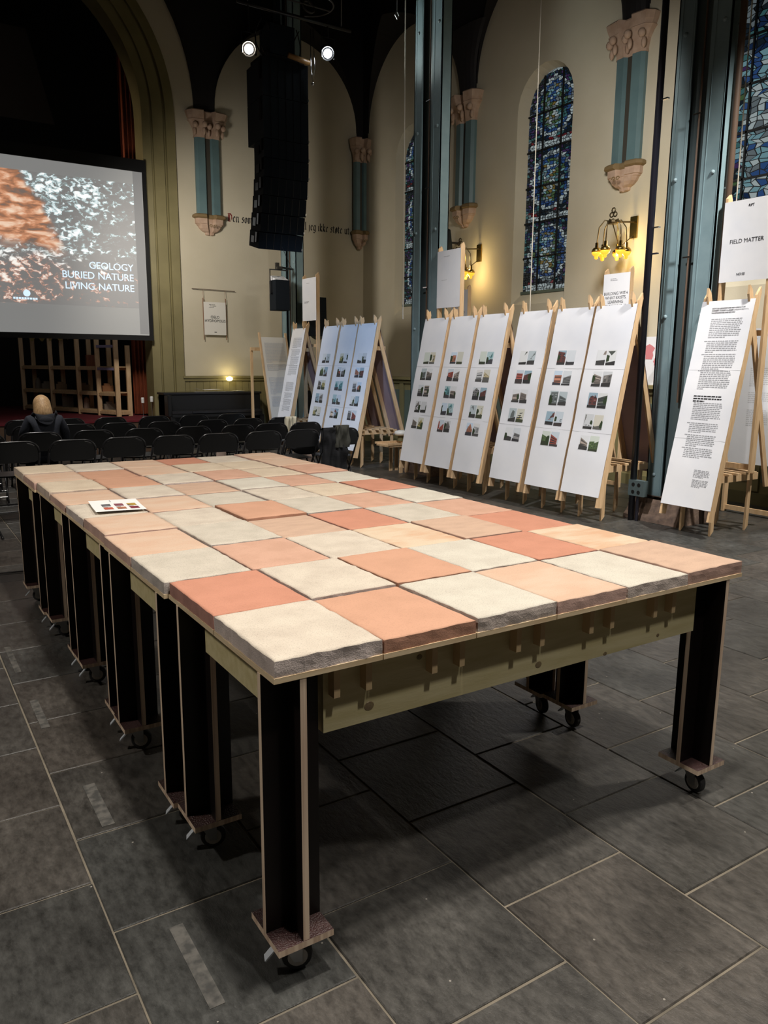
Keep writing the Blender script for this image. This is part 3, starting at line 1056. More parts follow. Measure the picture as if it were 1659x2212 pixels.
bpm = MB()
bpm.bar((-0.028, 0, 0.088), (-0.070, 0, 0.040), 0.026, 0.004, (0, 1, 0))
PEDAL = bpm.mesh('brake_pedal', M_PEDAL)
BOARD = MB().box((0.0015, 0.0015, ZL), (TW - 0.0015, TD - 0.0015, ZP)).mesh('ply_board', M_PLYB)
BAT = MB().box((-0.009, 0.035, 0.742), (0.009, 2 * TD - 0.035, ZL)).mesh('batten', M_BATTEN)

SECT = ['nearest section of the long tile-topped table, its corner leg closest to the camera',
        'second section from the near end of the long tile-topped table',
        'third and middle section of the long tile-topped table, with the open leaflet lying on it',
        'fourth section of the long tile-topped table, second from the chairs',
        'far section of the long tile-topped table, next to the rows of black chairs']
DX = [0.0, -0.014, -0.010, -0.012, -0.026]
for mdl in range(5):
    Y0 = mdl * 2 * TD
    sec = thing('table_section', SECT[mdl], 'table', (DX[mdl], Y0, 0), 0, 'rolling table sections pushed into one long table')
    for jj in range(2):
        j = mdl * 2 + jj
        for i in range(6):
            key = TG[j][i]
            rnd = random.Random(j * 17 + i * 3)
            zt = ZT + rnd.uniform(-0.004, 0.005)
            if (i, j) in ((3, 2), (2, 4), (5, 7), (5, 1), (5, 5)):
                zt += 0.003
            ddx = rnd.uniform(-0.002, 0.002)
            x0, y0 = i * TW + 0.0015 + ddx, jj * TD + 0.0015
            rough = {'cream': 1.3, 'grey': 1.2, 'white': 1.4, 'yellow': 0.9}.get(key, 0.8)
            o = tile_mesh(x0, x0 + TW - 0.003, y0, y0 + TD - 0.003, ZP, zt, key, j * 6 + i, rough, j < 4).build('tile', TM[key], sec, smooth=False, fix=False)
            o['label'] = TNAME[key] + ' earth tile'
            for poly in o.data.polygons:
                if poly.material_index == 0:
                    poly.use_smooth = True
            put(BOARD, 'ply_board', sec, (i * TW, jj * TD, 0))
    for i in range(6):
        for f in (0.62, 0.93):
            if i in (0, 5) and (i, f) in ((5, 0.62), (5, 0.93)):
                continue
            put(BAT, 'batten', sec, ((i + f) * TW, 0, 0))
    for y in (0.065, 2 * TD - 0.065 - 0.045):
        MB().box((0.164, y, 0.640), (6 * TW - 0.164, y + 0.045, 0.826)).build('cross_beam', M_BEAM, sec)
        if mdl == 0 and y < 0.1:
            kn = MB()
            RF = Matrix.Rotation(PI / 2, 3, 'X')
            for kx, kz, kr in ((0.30, 0.682, 0.013), (0.905, 0.67, 0.011), (1.20, 0.645, 0.007), (0.46, 0.785, 0.008), (1.46, 0.66, 0.006)):
                kn.lathe([(kr, -0.0006), (kr * 0.9, 0.0012), (kr * 0.3, 0.0016)], 12, (kx, y, kz), RF, 0, 1.25, 1)
            kn.build('knot', M_KNOT, sec)
    for x in (0.055, 6 * TW - 0.10):
        MB().box((x, 0.176, 0.700), (x + 0.045, 2 * TD - 0.176, 0.826)).build('side_beam', M_BEAM, sec)
        MB().box((x - 0.012, 0.30, 0.785), (x, 0.325, 0.815)).build('block', M_BATTEN, sec)
    for lx, ly, mir in ((0.078, 0.087, 1), (0.078, 2 * TD - 0.087, 1), (6 * TW - 0.078, 0.087, -1), (6 * TW - 0.078, 2 * TD - 0.087, -1)):
        lg = put(LEG, 'leg', sec, (lx, ly, 0))
        put(PLATE, 'base_plate', lg)
        cs = put(CASTER, 'caster', sec, (lx - 0.012, ly - 0.02, 0))
        rr_ = random.Random(int(lx * 100) + mdl).uniform(-0.25, 0.25)
        cs.rotation_euler = (0, 0, rr_ + (-0.25 if mir > 0 else -1.8))
        put(WHEEL, 'wheel', cs)
        put(PEDAL, 'brake_pedal', cs)

# ---- the leaflet lying open on the table
lf = thing('leaflet', 'white leaflet with six small colour pictures lying open on the tiles', 'leaflet', (0.19, 2.19, ZT + 0.0045), -0.10)
sh = MB()
def leafpt(u, v):
    x, y = -0.112 + 0.224 * u, -0.155 + 0.31 * v
    return (x, y, 0.0035 + 0.004 * math.sin(u * 5) * 0.3 + 0.012 * max(0, 0.15 - u) + 0.006 * (0.5 + 0.5 * math.cos(v * 6.28)) * 0.4)
sh.grid(leafpt, 8, 10)
sh.build('sheet', mat('leaflet_paper', (0.82, 0.82, 0.82), 0.5), lf, smooth=True, fix=False)
LC = [((0.20, 0.20, 0.22), (0.05, 0.05, 0.06)), ((0.30, 0.08, 0.10), (0.10, 0.03, 0.05)), ((0.55, 0.36, 0.05), (0.08, 0.05, 0.03)),
      ((0.55, 0.12, 0.05), (0.25, 0.02, 0.05)), ((0.60, 0.25, 0.12), (0.15, 0.05, 0.04)), ((0.35, 0.02, 0.05), (0.06, 0.01, 0.02))]
for q in range(6):
    a, r_ = q % 3, q // 3
    u0, v0 = 0.20 + 0.26 * a, (0.44, 0.14)[r_]
    pm = MB()
    pm.grid(lambda u, v: tuple(Vector(leafpt(u0 + 0.18 * u, v0 + 0.20 * v)) + Vector((0, 0, 0.0009))), 5, 3)
    pm.build('picture', mat('leaf_picture_%d' % q, LC[q][0], 0.5, c2=LC[q][1], scale=30), lf, fix=False)
tl = MB()
for q in range(3):
    u0 = 0.20 + 0.26 * q
    tl.grid(lambda u, v: tuple(Vector(leafpt(u0 + 0.10 * u, 0.36 + 0.03 * v)) + Vector((0, 0, 0.0009))), 2, 1)
tl.grid(lambda u, v: tuple(Vector(leafpt(0.42 + 0.02 * u, 0.80 + 0.14 * v)) + Vector((0, 0, 0.0009))), 1, 2)
tl.build('caption_lines', M_INKG, lf, fix=False)

# ================================================================== FOLDING CHAIRS


def make_chair():
    t = thing('folding_chair', 'x', 'chair')
    # back panel: pressed sheet with rounded top corners, slightly curved
    def back(u, v):
        x = -0.215 + 0.43 * u
        z = 0.580 + 0.20 * v
        r = 0.11
        xm = 0.215 - (0 if z < 0.78 - r else r - math.sqrt(max(r * r - (z - 0.78 + r) ** 2, 0)))
        if z < 0.61:
            xm = 0.215 - (0.03 - math.sqrt(max(0.03 ** 2 - (0.61 - z) ** 2, 0)))
        x = max(-xm, min(xm, x))
        y = -0.225 + (0.78 - z) * 0.17 - 0.022 * (1 - (x / 0.215) ** 2)
        return (x, y, z)
    p = MB()
    p.grid(back, 10, 9)
    n = len(p.v)
    p.v += [(a, c + 0.010, d) for a, c, d in p.v]
    p.f += [tuple(reversed([i + n for i in f])) for f in p.f[:]]
    p.m = [0] * len(p.f)
    p.build('back_panel', M_BLACK, t, smooth=True, fix=False)
    # top rail tube over the panel and the two long uprights
    pts = []
    for i in range(13):
        a = PI - PI * i / 12
        if a > PI / 2:
            x, z = -0.115 + 0.11 * math.cos(a), 0.675 + 0.11 * math.sin(a)
        else:
            x, z = 0.115 + 0.11 * math.cos(a), 0.675 + 0.11 * math.sin(a)
        if i == 6:
            pts.append((-0.115, -0.232, 0.785))
            x, z = 0.115, 0.785
        pts.append((x, -0.225 + (0.785 - z) * 0.17, z))
    MB().tube(pts, 0.0105, 7).build('top_rail', M_BLACKM, t, smooth=True)
    for s in (-1, 1):
        MB().tube([(s * 0.225, -0.206, 0.68), (s * 0.226, -0.06, 0.42), (s * 0.226, 0.20, 0.012)], 0.011, 7).tube([(s * 0.226, 0.195, 0.02), (s * 0.226, 0.203, 0.0)], 0.014, 7, 0).build('leg', M_BLACKM, t, smooth=True)
        MB().tube([(s * 0.208, 0.09, 0.425), (s * 0.208, -0.21, 0.012)], 0.010, 7).tube([(s * 0.208, -0.205, 0.02), (s * 0.208, -0.213, 0.0)], 0.013, 7, 0).build('leg', M_BLACKM, t, smooth=True)
    MB().tube([(-0.208, -0.155, 0.09), (0.208, -0.155, 0.09)], 0.008, 6).build('crossbar', M_BLACKM, t)
    MB().tube([(-0.226, 0.135, 0.115), (0.226, 0.135, 0.115)], 0.008, 6).build('crossbar', M_BLACKM, t)
    sp = MB()
    sp.grid(lambda u, v: (-0.195 + 0.39 * u, -0.15 + 0.40 * v, 0.437 + 0.016 * abs(2 * v - 1) ** 2 - 0.007 * math.cos((u - .5) * PI)), 6, 6)
    n = len(sp.v)
    sp.v += [(a, c, d - 0.014) for a, c, d in sp.v]
    sp.f += [tuple(reversed([i + n for i in f])) for f in sp.f[:]]
    sp.m = [0] * len(sp.f)
    sp.build('seat', M_SEAT, t, smooth=True, fix=False)
    return t


chair0 = make_chair()
used = False
ROWS = [
    ('row of black folding chairs nearest the table', 6.95, [0.33, 0.86, 1.38, 1.90, 2.42, 2.96, 3.46, 4.00]),
    ('second row of black folding chairs from the table', 7.98, [0.16, 0.73, 1.30, 1.88, 2.48, 3.05, 3.54, 4.03]),
    ('third row of black folding chairs from the table', 8.98, [0.22, 0.80, 1.32, 1.84, 2.42, 3.08, 3.62, 4.17]),
    ('farthest row of black folding chairs, nearest the stage', 10.05, [0.28, 0.86, 1.42, 1.98, 2.60, 3.20, 3.80]),
]
ORD = ['first', 'second', 'third', 'fourth', 'fifth', 'sixth', 'seventh', 'eighth']
SPECIAL = {(0, 7): 'black folding chair with a dark coat and an olive scarf over its back', (2, 7): 'black folding chair with a cream knitted scarf over its back, third row',
           (1, 1): 'black folding chair the person in the navy hoodie sits on', (0, 6): 'black folding chair beside the coat, a black bag on its seat'}
for ri, (rn, ry, xs) in enumerate(ROWS):
    for ci, x in enumerate(xs):
        o = chair0 if not used else copy_tree(chair0)
        used = True
        rnd = random.Random(ri * 31 + ci)
        o.location = (x, ry + rnd.uniform(-0.03, 0.03), 0)
        o.rotation_euler = (0, 0, rnd.uniform(-0.05, 0.05))
        short = ['row nearest the table', 'second row from the table', 'third row from the table', 'row nearest the stage'][ri]
        o['label'] = SPECIAL.get((ri, ci), 'black folding chair, %s from the left in the %s' % (ORD[ci], short))
        o['group'] = rn
o = copy_tree(chair0)
o.location = (-0.20, 6.05, 0)
o.rotation_euler = (0, 0, 0.5)
o['label'] = 'black folding chair at the left edge, in front of the chair rows'
o['group'] = 'folding chairs standing apart'
o = copy_tree(chair0)
o.location = (6.27, 12.10, 0)
o.rotation_euler = (0, 0, PI + 0.2)
o['label'] = 'black folding chair under the half-hidden person behind the paper stands'
o['group'] = 'folding chairs standing apart'


# ================================================================== PEOPLE
def skinned(name, verts, edges, radii, mats, parent=None, levels=2, root=0, fmat=None):
    me = bpy.data.meshes.new(name)
    me.from_pydata(verts, edges, [])
    o = bpy.data.objects.new(name, me)
    COL.objects.link(o)
    o.modifiers.new('skin', 'SKIN').use_smooth_shade = True
    for i, d in enumerate(me.skin_vertices[0].data):
        r = radii[i]
        d.radius = r if isinstance(r, tuple) else (r, r)
        d.use_root = (i == root)
    s = o.modifiers.new('sub', 'SUBSURF')
    s.levels = s.render_levels = levels
    dg = bpy.context.evaluated_depsgraph_get()
    nm = bpy.data.meshes.new_from_object(o.evaluated_get(dg))
    bpy.data.objects.remove(o)
    nm.materials.clear()
    for m in mats:
        nm.materials.append(m)
    if fmat:
        for p in nm.polygons:
            p.material_index = fmat(p.center)
    for p in nm.polygons:
        p.use_smooth = True
    r = bpy.data.objects.new(name, nm)
    COL.objects.link(r)
    if parent is not None:
        r.parent = parent
    return r


def make_hand(parent, wrist, palm_dir, up, side):
    """palm and five curled fingers of unequal length, joined to the wrist"""
    d, u = Vector(palm_dir).normalized(), Vector(up).normalized()
    s = d.cross(u).normalized() * side
    w = Vector(wrist)
    V, Eg, Rd = [w, w + d * 0.04, w + d * 0.08], [(0, 1), (1, 2)], [0.023, (0.034, 0.016), (0.036, 0.014)]
    h = skinned('hand', [tuple(v) for v in V], Eg, Rd, [M_SKIN], parent, 1)
    fb = MB()
    for k_, (off, ln) in enumerate(((-0.030, 0.060), (-0.010, 0.072), (0.010, 0.068), (0.029, 0.052))):
        b0 = w + d * 0.085 + s * off
        p1 = b0 + d * ln * 0.45 - u * ln * 0.12
        p2 = p1 + d * ln * 0.30 - u * ln * 0.30
        p3 = p2 + d * ln * 0.10 - u * ln * 0.28
        fb.tube([b0 - d * 0.02, b0, p1, p2, p3], [0.010, 0.0095, 0.009, 0.008, 0.0055], 8)
    t0 = w + d * 0.03 - s * 0.03
    fb.tube([t0, t0 + d * 0.03 - s * 0.022, t0 + d * 0.058 - s * 0.024 - u * 0.008], [0.013, 0.011, 0.008], 8)
    fb.build('fingers', M_SKIN, h, smooth=True)
    return h


def make_head(parent, c, R, hairm, long_hair=True):
    """head with face turned along local +y, tilted by R"""
    hb = MB()
    def sk(u, v):
        t, p = PI * v, 2 * PI * u
        x, y, z = 0.074 * math.sin(t) * math.cos(p), 0.092 * math.sin(t) * math.sin(p), 0.112 * math.cos(t)
        if z < -0.02:
            k = (-0.02 - z) / 0.092
            x *= 1 - 0.30 * k
            y = y * (1 - 0.28 * k) + 0.022 * k
        return (x, y, z)
    hb.grid(sk, 24, 16, closed_u=True)
    fb = MB()
    fb.ball((0, 0.092, -0.018), 0.013, 8, 0, (0.8, 1.1, 1.5))
    fb.ball((0, 0.080, -0.060), 0.016, 8, 1, (1.3, 0.5, 0.35))
    for s in (-1, 1):
        fb.ball((s * 0.030, 0.078, 0.008), 0.0105, 8, 2)
        fb.ball((s * 0.030, 0.087, 0.008), 0.005, 6, 3)
        fb.ball((s * 0.076, -0.004, -0.010), 0.026, 8, 0, (0.35, 0.65, 1.1))
        fb.ball((s * 0.030, 0.082, 0.028), 0.014, 6, 4, (1.1, 0.35, 0.2))
    tr = lambda p: Vector(c) + R @ p
    head = hb.move(tr).build('head', M_SKIN, parent, smooth=True, fix=False)
    fb.move(tr).build('face', [M_SKIN, mat('lips', (0.36, 0.12, 0.10), 0.5), mat('eye_white', (0.7, 0.7, 0.7), 0.3), mat('iris', (0.03, 0.03, 0.03), 0.2), M_HAIR], head, smooth=True)
    return head


def seated(name_label, loc, rz, top, topd, lean, hairm, hooded, head_pitch):
    p = thing('person', name_label, 'person', loc, rz)
    J = [(0, 0.02, 0.53), (0, -0.02 + lean * .3, 0.68), (0, 0.0 + lean * .7, 0.82), (0, 0.02 + lean, 0.945), (0, 0.05 + lean * 1.12, 1.02), (0, 0.075 + lean * 1.2, 1.075)]
    Rr = [(0.165, 0.125), (0.160, 0.118), (0.172, 0.120), (0.150, 0.100), (0.060, 0.055), (0.050, 0.050)]
    Eg = [(0, 1), (1, 2), (2, 3), (3, 4), (4, 5)]
    for s in (-1, 1):
        b = len(J)
        J += [(s * 0.165, 0.02 + lean, 0.955), (s * 0.225, 0.03 + lean, 0.84), (s * 0.245, 0.13 + lean, 0.705), (s * 0.17, 0.30 + lean, 0.66), (s * 0.10, 0.40 + lean, 0.655)]
        Rr += [0.072, 0.060, 0.056, 0.046, 0.034]
        Eg += [(3, b), (b, b + 1), (b + 1, b + 2), (b + 2, b + 3), (b + 3, b + 4)]
        h = len(J)
        J += [(s * 0.10, 0.09, 0.53), (s * 0.125, 0.30, 0.525), (s * 0.13, 0.46, 0.50), (s * 0.13, 0.47, 0.27), (s * 0.13, 0.44, 0.07), (s * 0.135, 0.56, 0.035)]
        Rr += [0.085, 0.078, 0.062, 0.056, 0.040, 0.034]
        Eg += [(0, h), (h, h + 1), (h + 1, h + 2), (h + 2, h + 3), (h + 3, h + 4), (h + 4, h + 5)]
    def fm(c):
        if c.z < 0.10:
            return 2
        if c.z < 0.60 and (c.z < 0.50 or c.y > 0.12) and not (c.z > 0.585):
            return 1
        if c.z > 1.045:
            return 3
        return 0
    skinned('body', J, Eg, Rr, [top, M_TROUS, M_BLACK, M_SKIN], p, 2, 0, fm)
    for s in (-1, 1):
        make_hand(p, (s * 0.10, 0.40 + lean, 0.655), (-s * 0.4, 0.9, -0.1), (0, 0.1, 1), s)
    hc = Vector((0, 0.115 + lean * 1.25, 1.125))
    R = Matrix.Rotation(head_pitch, 3, 'X')
    head = make_head(p, hc, R, hairm)
    return p, hc, R, head


p1, hc, R, hd = seated('person with blond hair in a navy hooded sweater, seated with back to the camera', (0.81, 7.86, 0), 0.0, M_NAVY, M_NAVYD, 0.03, M_HAIR, True, -0.42)
p1.scale = (0.95, 0.95, 0.95)
hm = MB()
def hair(u, v):
    t, q = PI * (0.02 + 0.98 * v), 2 * PI * u
    x, y, z = math.sin(t) * math.cos(q), math.sin(t) * math.sin(q), math.cos(t)
    front = max(0.0, y)
    r = 1.0 - (0.30 if (z < 0.35 and front > 0.55) else 0.0)
    px_, py_, pz_ = 0.098 * x * r, 0.112 * y * r - 0.010, 0.128 * z
    if z < -0.1 and front < 0.55:
        pz_ -= 0.075 * min(1, (-0.1 - z) * 2.2)
        px_ *= 1.0 + 0.30 * min(1, (-0.1 - z) * 2)
        py_ *= 1.1
    w_ = 0.0035 * math.sin(q * 23 + z * 3)
    return Vector((px_ * (1 + w_ * 6), py_ * (1 + w_ * 6), pz_))
hm.grid(lambda u, v: tuple(hc + R @ hair(u, v)), 48, 20, closed_u=True)
hm.build('hair', M_HAIR, hd, smooth=True, fix=False)
ho = MB()
ho.grid(lambda u, v: (0.150 * math.cos(2 * PI * u) * (1 - 0.25 * v) + 0.004 * math.sin(4 * u * PI * 2), 0.035 + 0.095 * math.sin(2 * PI * u) - 0.055 * v * (1 if math.sin(2 * PI * u) < 0 else 0.0),
                      1.055 - 0.055 * (1 if math.sin(2 * PI * u) > 0 else 0) - 0.02 + 0.035 * math.sin(PI * v) - 0.115 * v * max(0, -math.sin(2 * PI * u)) + 0.004 * math.sin(5 * u * 2 * PI + 5 * v)), 36, 8, closed_u=True)
ho.ball((0.0, -0.070, 0.965), 0.075, 14, 0, (1.15, 0.55, 0.75))
ho.build('hood', M_NAVYD, p1, smooth=True, fix=False)

p2, hc2, R2, hd2 = seated('half-hidden person in black jacket and cap beside the farthest blue column', (6.27, 12.10, 0), PI + 0.2, M_COAT, M_COAT, 0.02, M_HAIR, False, -0.3)
cp = MB()
cp.grid(lambda u, v: tuple(hc2 + R2 @ Vector((0.086 * math.sin(PI * .5 * v) * math.cos(2 * PI * u), 0.104 * math.sin(PI * .5 * v) * math.sin(2 * PI * u) - 0.004, 0.125 * math.cos(PI * .5 * v) + 0.012))), 20, 8, closed_u=True)
cp.grid(lambda u, v: tuple(hc2 + R2 @ Vector((-0.06 + 0.12 * u, 0.095 + 0.06 * v, 0.03 - 0.012 * v))), 4, 3)
cp.build('cap', M_BLACK, hd2, smooth=True, fix=False)

# ---- clothes and bags on the chairs


def drape(name, label, cat, m, x, y, ztop, wd, front, back, th=0.012, seed=1, flare=0.0, lumpy=0.012):
    """cloth hanging over a chair back: front and back falls joined over the rail"""
    b = MB()
    def fn(u, v):
        t = v * (front + back + 0.06)
        nn = noise.noise(Vector((u * 4 + seed, t * 7, seed * 2.0)))
        k = 0.012 * math.sin(u * 19 + seed) + lumpy * nn * 2
        if t < back:
            z, yy = ztop - back + t, -0.028 - k - 0.02 * (1 - t / back)
            wv = 1 + flare * (1 - t / back)
        elif t < back + 0.06:
            a = (t - back) / 0.06 * PI
            z, yy = ztop + 0.020 * math.sin(a), -0.026 * math.cos(a)
            wv = 1
        else:
            z, yy = ztop - (t - back - 0.06), 0.028 + k
            wv = 1
        return (x + (u - 0.5) * wd * wv, y + yy - (0.785 - min(z, 0.785)) * -0.10, z)
    b.grid(fn, 18, 22)
    n = len(b.v)
    b.v += [(a, c + (th if i % 1 == 0 else 0), d - 0.002) for i, (a, c, d) in enumerate(b.v)]
    b.f += [tuple(reversed([i + n for i in f])) for f in b.f[:]]
    b.m = [0] * len(b.f)
    return tag(b.build(name, m, smooth=True, fix=False), label, cat)


drape('scarf', 'cream knitted scarf hanging over a chair back in the third row', 'scarf', M_SCARF, 4.26, 8.72, 0.79, 0.17, 0.30, 0.40, seed=4)
drape('coat', 'black coat hung over the back of the rightmost chair nearest the table', 'coat', M_COAT, 3.87, 6.715, 0.79, 0.30, 0.30, 0.50, seed=2, flare=0.25, lumpy=0.03)
drape('scarf', 'olive scarf bundled over the black coat on the chair back', 'scarf', M_OLSC, 3.97, 6.70, 0.81, 0.19, 0.18, 0.25, th=0.03, seed=6, lumpy=0.025)
bg = thing('shoulder_bag', 'slouched black bag on the seat next to the coat chair', 'bag', (3.62, 6.98, 0.458))
bb = MB()
bb.grid(lambda u, v: tuple((lambda q, t: (0.19 * math.cos(q) * math.sin(t) ** 0.6 * (1 + .12 * noise.noise(Vector((u * 5, v * 4, 1)))), 0.13 * math.sin(q) * math.sin(t) ** 0.6, 0.005 + 0.11 * (1 + math.cos(t)) * (1 + .25 * noise.noise(Vector((u * 3, v * 2, 4))))))(2 * PI * u, PI * (1 - v) * 0.98 + 0.02)), 24, 12, closed_u=True)
bb.build('bag_body', M_COAT, bg, smooth=True, fix=False)
MB().tube([(-0.14, -0.02, 0.14), (-0.08, -0.03, 0.24), (0.04, -0.03, 0.25), (0.13, -0.02, 0.14)], 0.009, 6).build('bag_strap', M_COAT, bg, smooth=True)
# crumpled kraft paper bag on the floor between the first two rows
kb = thing('paper_bag', 'brown kraft paper bag standing on the floor between the first two chair rows', 'bag', (3.20, 7.50, 0))
k1 = MB()
def kp(u, v):
    a = u * 4
    s_, f_ = int(a) % 4, a - int(a)
    cx = [(-.17, -.09), (.17, -.09), (.17, .09), (-.17, .09)]
    p, q = cx[s_], cx[(s_ + 1) % 4]
    n_ = 0.012 * noise.noise(Vector((u * 9, v * 6, 2)))
    return (p[0] + (q[0] - p[0]) * f_ + n_, p[1] + (q[1] - p[1]) * f_ + n_, 0.005 + 0.40 * v + 0.02 * math.sin(u * 31) * v)
k1.grid(kp, 32, 8, closed_u=True)
k1.box((-.168, -.088, 0.002), (.168, .088, 0.008))
k1.build('bag_body', M_KRAFT, kb, fix=False)
k2 = thing('tote_bag', 'tall pale brown paper carrier standing between two chairs of the nearest row', 'bag', (2.70, 7.42, 0))
k3 = MB()
k3.grid(lambda u, v: (0.085 * math.cos(2 * PI * u) * (1 - 0.35 * v), 0.06 * math.sin(2 * PI * u) * (1 - .7 * v), 0.003 + 0.62 * v + 0.01 * math.sin(u * 17)), 20, 8, closed_u=True)
k3.build('bag_body', M_PINK, k2, smooth=True, fix=False)
MB().tube([(-0.04, 0, 0.60), (-0.02, 0, 0.68), (0.03, 0, 0.68), (0.04, 0, 0.60)], 0.006, 6).build('handle', M_KRAFT, k2, smooth=True)
k4 = thing('cloth_bag', 'pinkish cloth bag hanging behind the chair with the cream scarf', 'bag', (4.30, 8.30, 0))
k5 = MB()
k5.grid(lambda u, v: (0.14 * math.cos(2 * PI * u) * (1 - 0.2 * v), 0.09 * math.sin(2 * PI * u) * (1 - .5 * v), 0.003 + 0.42 * v + 0.015 * math.sin(u * 25)), 20, 8, closed_u=True)
k5.build('bag_body', M_PINK, k4, smooth=True, fix=False)

# ================================================================== PAPER STANDS (A-frames of pine battens with hanging prints)
PAL = [((.30, .42, .50), (.13, .05, .045), (.035, .035, .035)), ((.62, .66, .70), (.20, .20, .20), (.04, .04, .045)), ((.70, .72, .74), (.26, .22, .19), (.05, .05, .05)),
       ((.62, .60, .52), (.42, .36, .22), (.12, .12, .11)), ((.60, .66, .60), (.08, .13, .05), (.04, .05, .03)), ((.60, .66, .74), (.50, .40, .30), (.06, .055, .05)),
       ((.45, .52, .55), (.13, .15, .15), (.05, .05, .05)), ((.40, .55, .58), (.10, .26, .28), (.06, .06, .07)), ((.55, .62, .68), (.30, .07, .05), (.06, .05, .05)), ((.68, .70, .70), (.07, .08, .07), (.03, .03, .03)),
       ((.60, .60, .52), (.36, .31, .12), (.06, .07, .04)), ((.58, .60, .62), (.17, .16, .15), (.035, .035, .035)), ((.55, .66, .78), (.38, .16, .10), (.05, .05, .06)), ((.7, .7, .7), (.34, .35, .36), (.08, .08, .08))]
PM = {}


def pcol(c, nm):
    key = tuple(round(x, 3) for x in c)
    if key not in PM:
        PM[key] = mat('print_colour_%d' % len(PM), c, 0.6)
    return PM[key]


def photo_mesh(seed):
    """a small printed photograph of a building: sky, facade, windows, trees, street"""
    rnd = random.Random(seed)
    sky, fac, gnd = PAL[rnd.randrange(len(PAL))]
    mats = [pcol(sky, 's'), pcol(fac, 'f'), pcol(gnd, 'g'), pcol((0.035, 0.04, 0.045), 'w'), pcol(tuple(min(1, c * 1.9 + .05) for c in fac), 'l'), pcol((0.03, 0.05, 0.022), 't')]
    b = MB()
    def q(pts, mi, l):
        b.add([(u, v, 0.0002 * l) for u, v in pts], [tuple(range(len(pts)))], mi)
    q([(0, 0), (1, 0), (1, 1), (0, 1)], 0, 1)
    h1, h2 = rnd.uniform(0.5, 0.98), rnd.uniform(0.45, 0.98)
    x0, x1 = rnd.choice([(0, 1), (0.12, 1), (0, 0.85), (0.08, 0.92)])
    g = rnd.uniform(0.16, 0.36)
    if rnd.random() < 0.25:
        q([(x0, g * .8), (x1, g * .8), (x1, h2 * .75), ((x0 + x1) / 2, min(0.97, h1 + .1)), (x0, h2 * .75)], 1, 2)
    else:
        q([(x0, g * .8), (x1, g * .8), (x1, h2), (x0, h1)], 1, 2)
    nr, ncol = rnd.randint(3, 5), rnd.randint(2, 4)
    strip = rnd.random() < 0.45
    for r in range(nr):
        for c in range(1 if strip else ncol):
            f0, f1 = (r + 0.25) / nr, (r + 0.68) / nr
            u0, u1 = (0.06, 0.94) if strip else ((c + .22) / ncol, (c + .75) / ncol)
            def P(a, f):
                X = x0 + (x1 - x0) * a
                top = h1 + (h2 - h1) * a
                return (X, g + (top * 0.92 - g) * f)
            q([P(u0, f0), P(u1, f0), P(u1, f1), P(u0, f1)], 3 if rnd.random() < .75 else 4, 3)
    q([(0, 0), (1, 0), (1, g * rnd.uniform(.7, 1.2)), (0, g * rnd.uniform(.6, 1.2))], 2, 4)
    if rnd.random() < 0.55:
        cx, cy, rr = rnd.choice([0.12, 0.85]), rnd.uniform(.3, .6), rnd.uniform(.16, .32)
        pts = []
        for i in range(9):
            a = 2 * PI * i / 9
            k = rr * rnd.uniform(.7, 1.15)
            pts.append((min(1, max(0, cx + k * math.cos(a))), min(1, max(0, cy + k * 1.1 * math.sin(a)))))
        q(pts, 5, 5)
    return b, mats


LEAN = 0.21
ZB, ZTOP = 0.27, 2.16


def text_block(b, y0, y1, z1, z0, P, line=0.0165, mi=0, seed=0, indent=0.0, hgt=0.45):
    """rows of word-sized bars: body copy too small to read"""
    rnd = random.Random(seed)
    z = z1
    while z > z0:
        y = y0 - (indent if abs(z - z1) < 1e-6 else 0)
        last = z - line <= z0
        ye = y1 + (y0 - y1) * (rnd.uniform(.3, .8) if last else rnd.uniform(0, .07))
        while y > ye:
            wl = min(rnd.uniform(0.012, 0.042), y - ye)
            if wl < 0.004:
                break
            b.add([P(y, z), P(y - wl, z), P(y - wl, z - line * hgt), P(y, z - line * hgt)], [(0, 1, 2, 3)], mi)
            y -= wl + 0.006
        z -= line


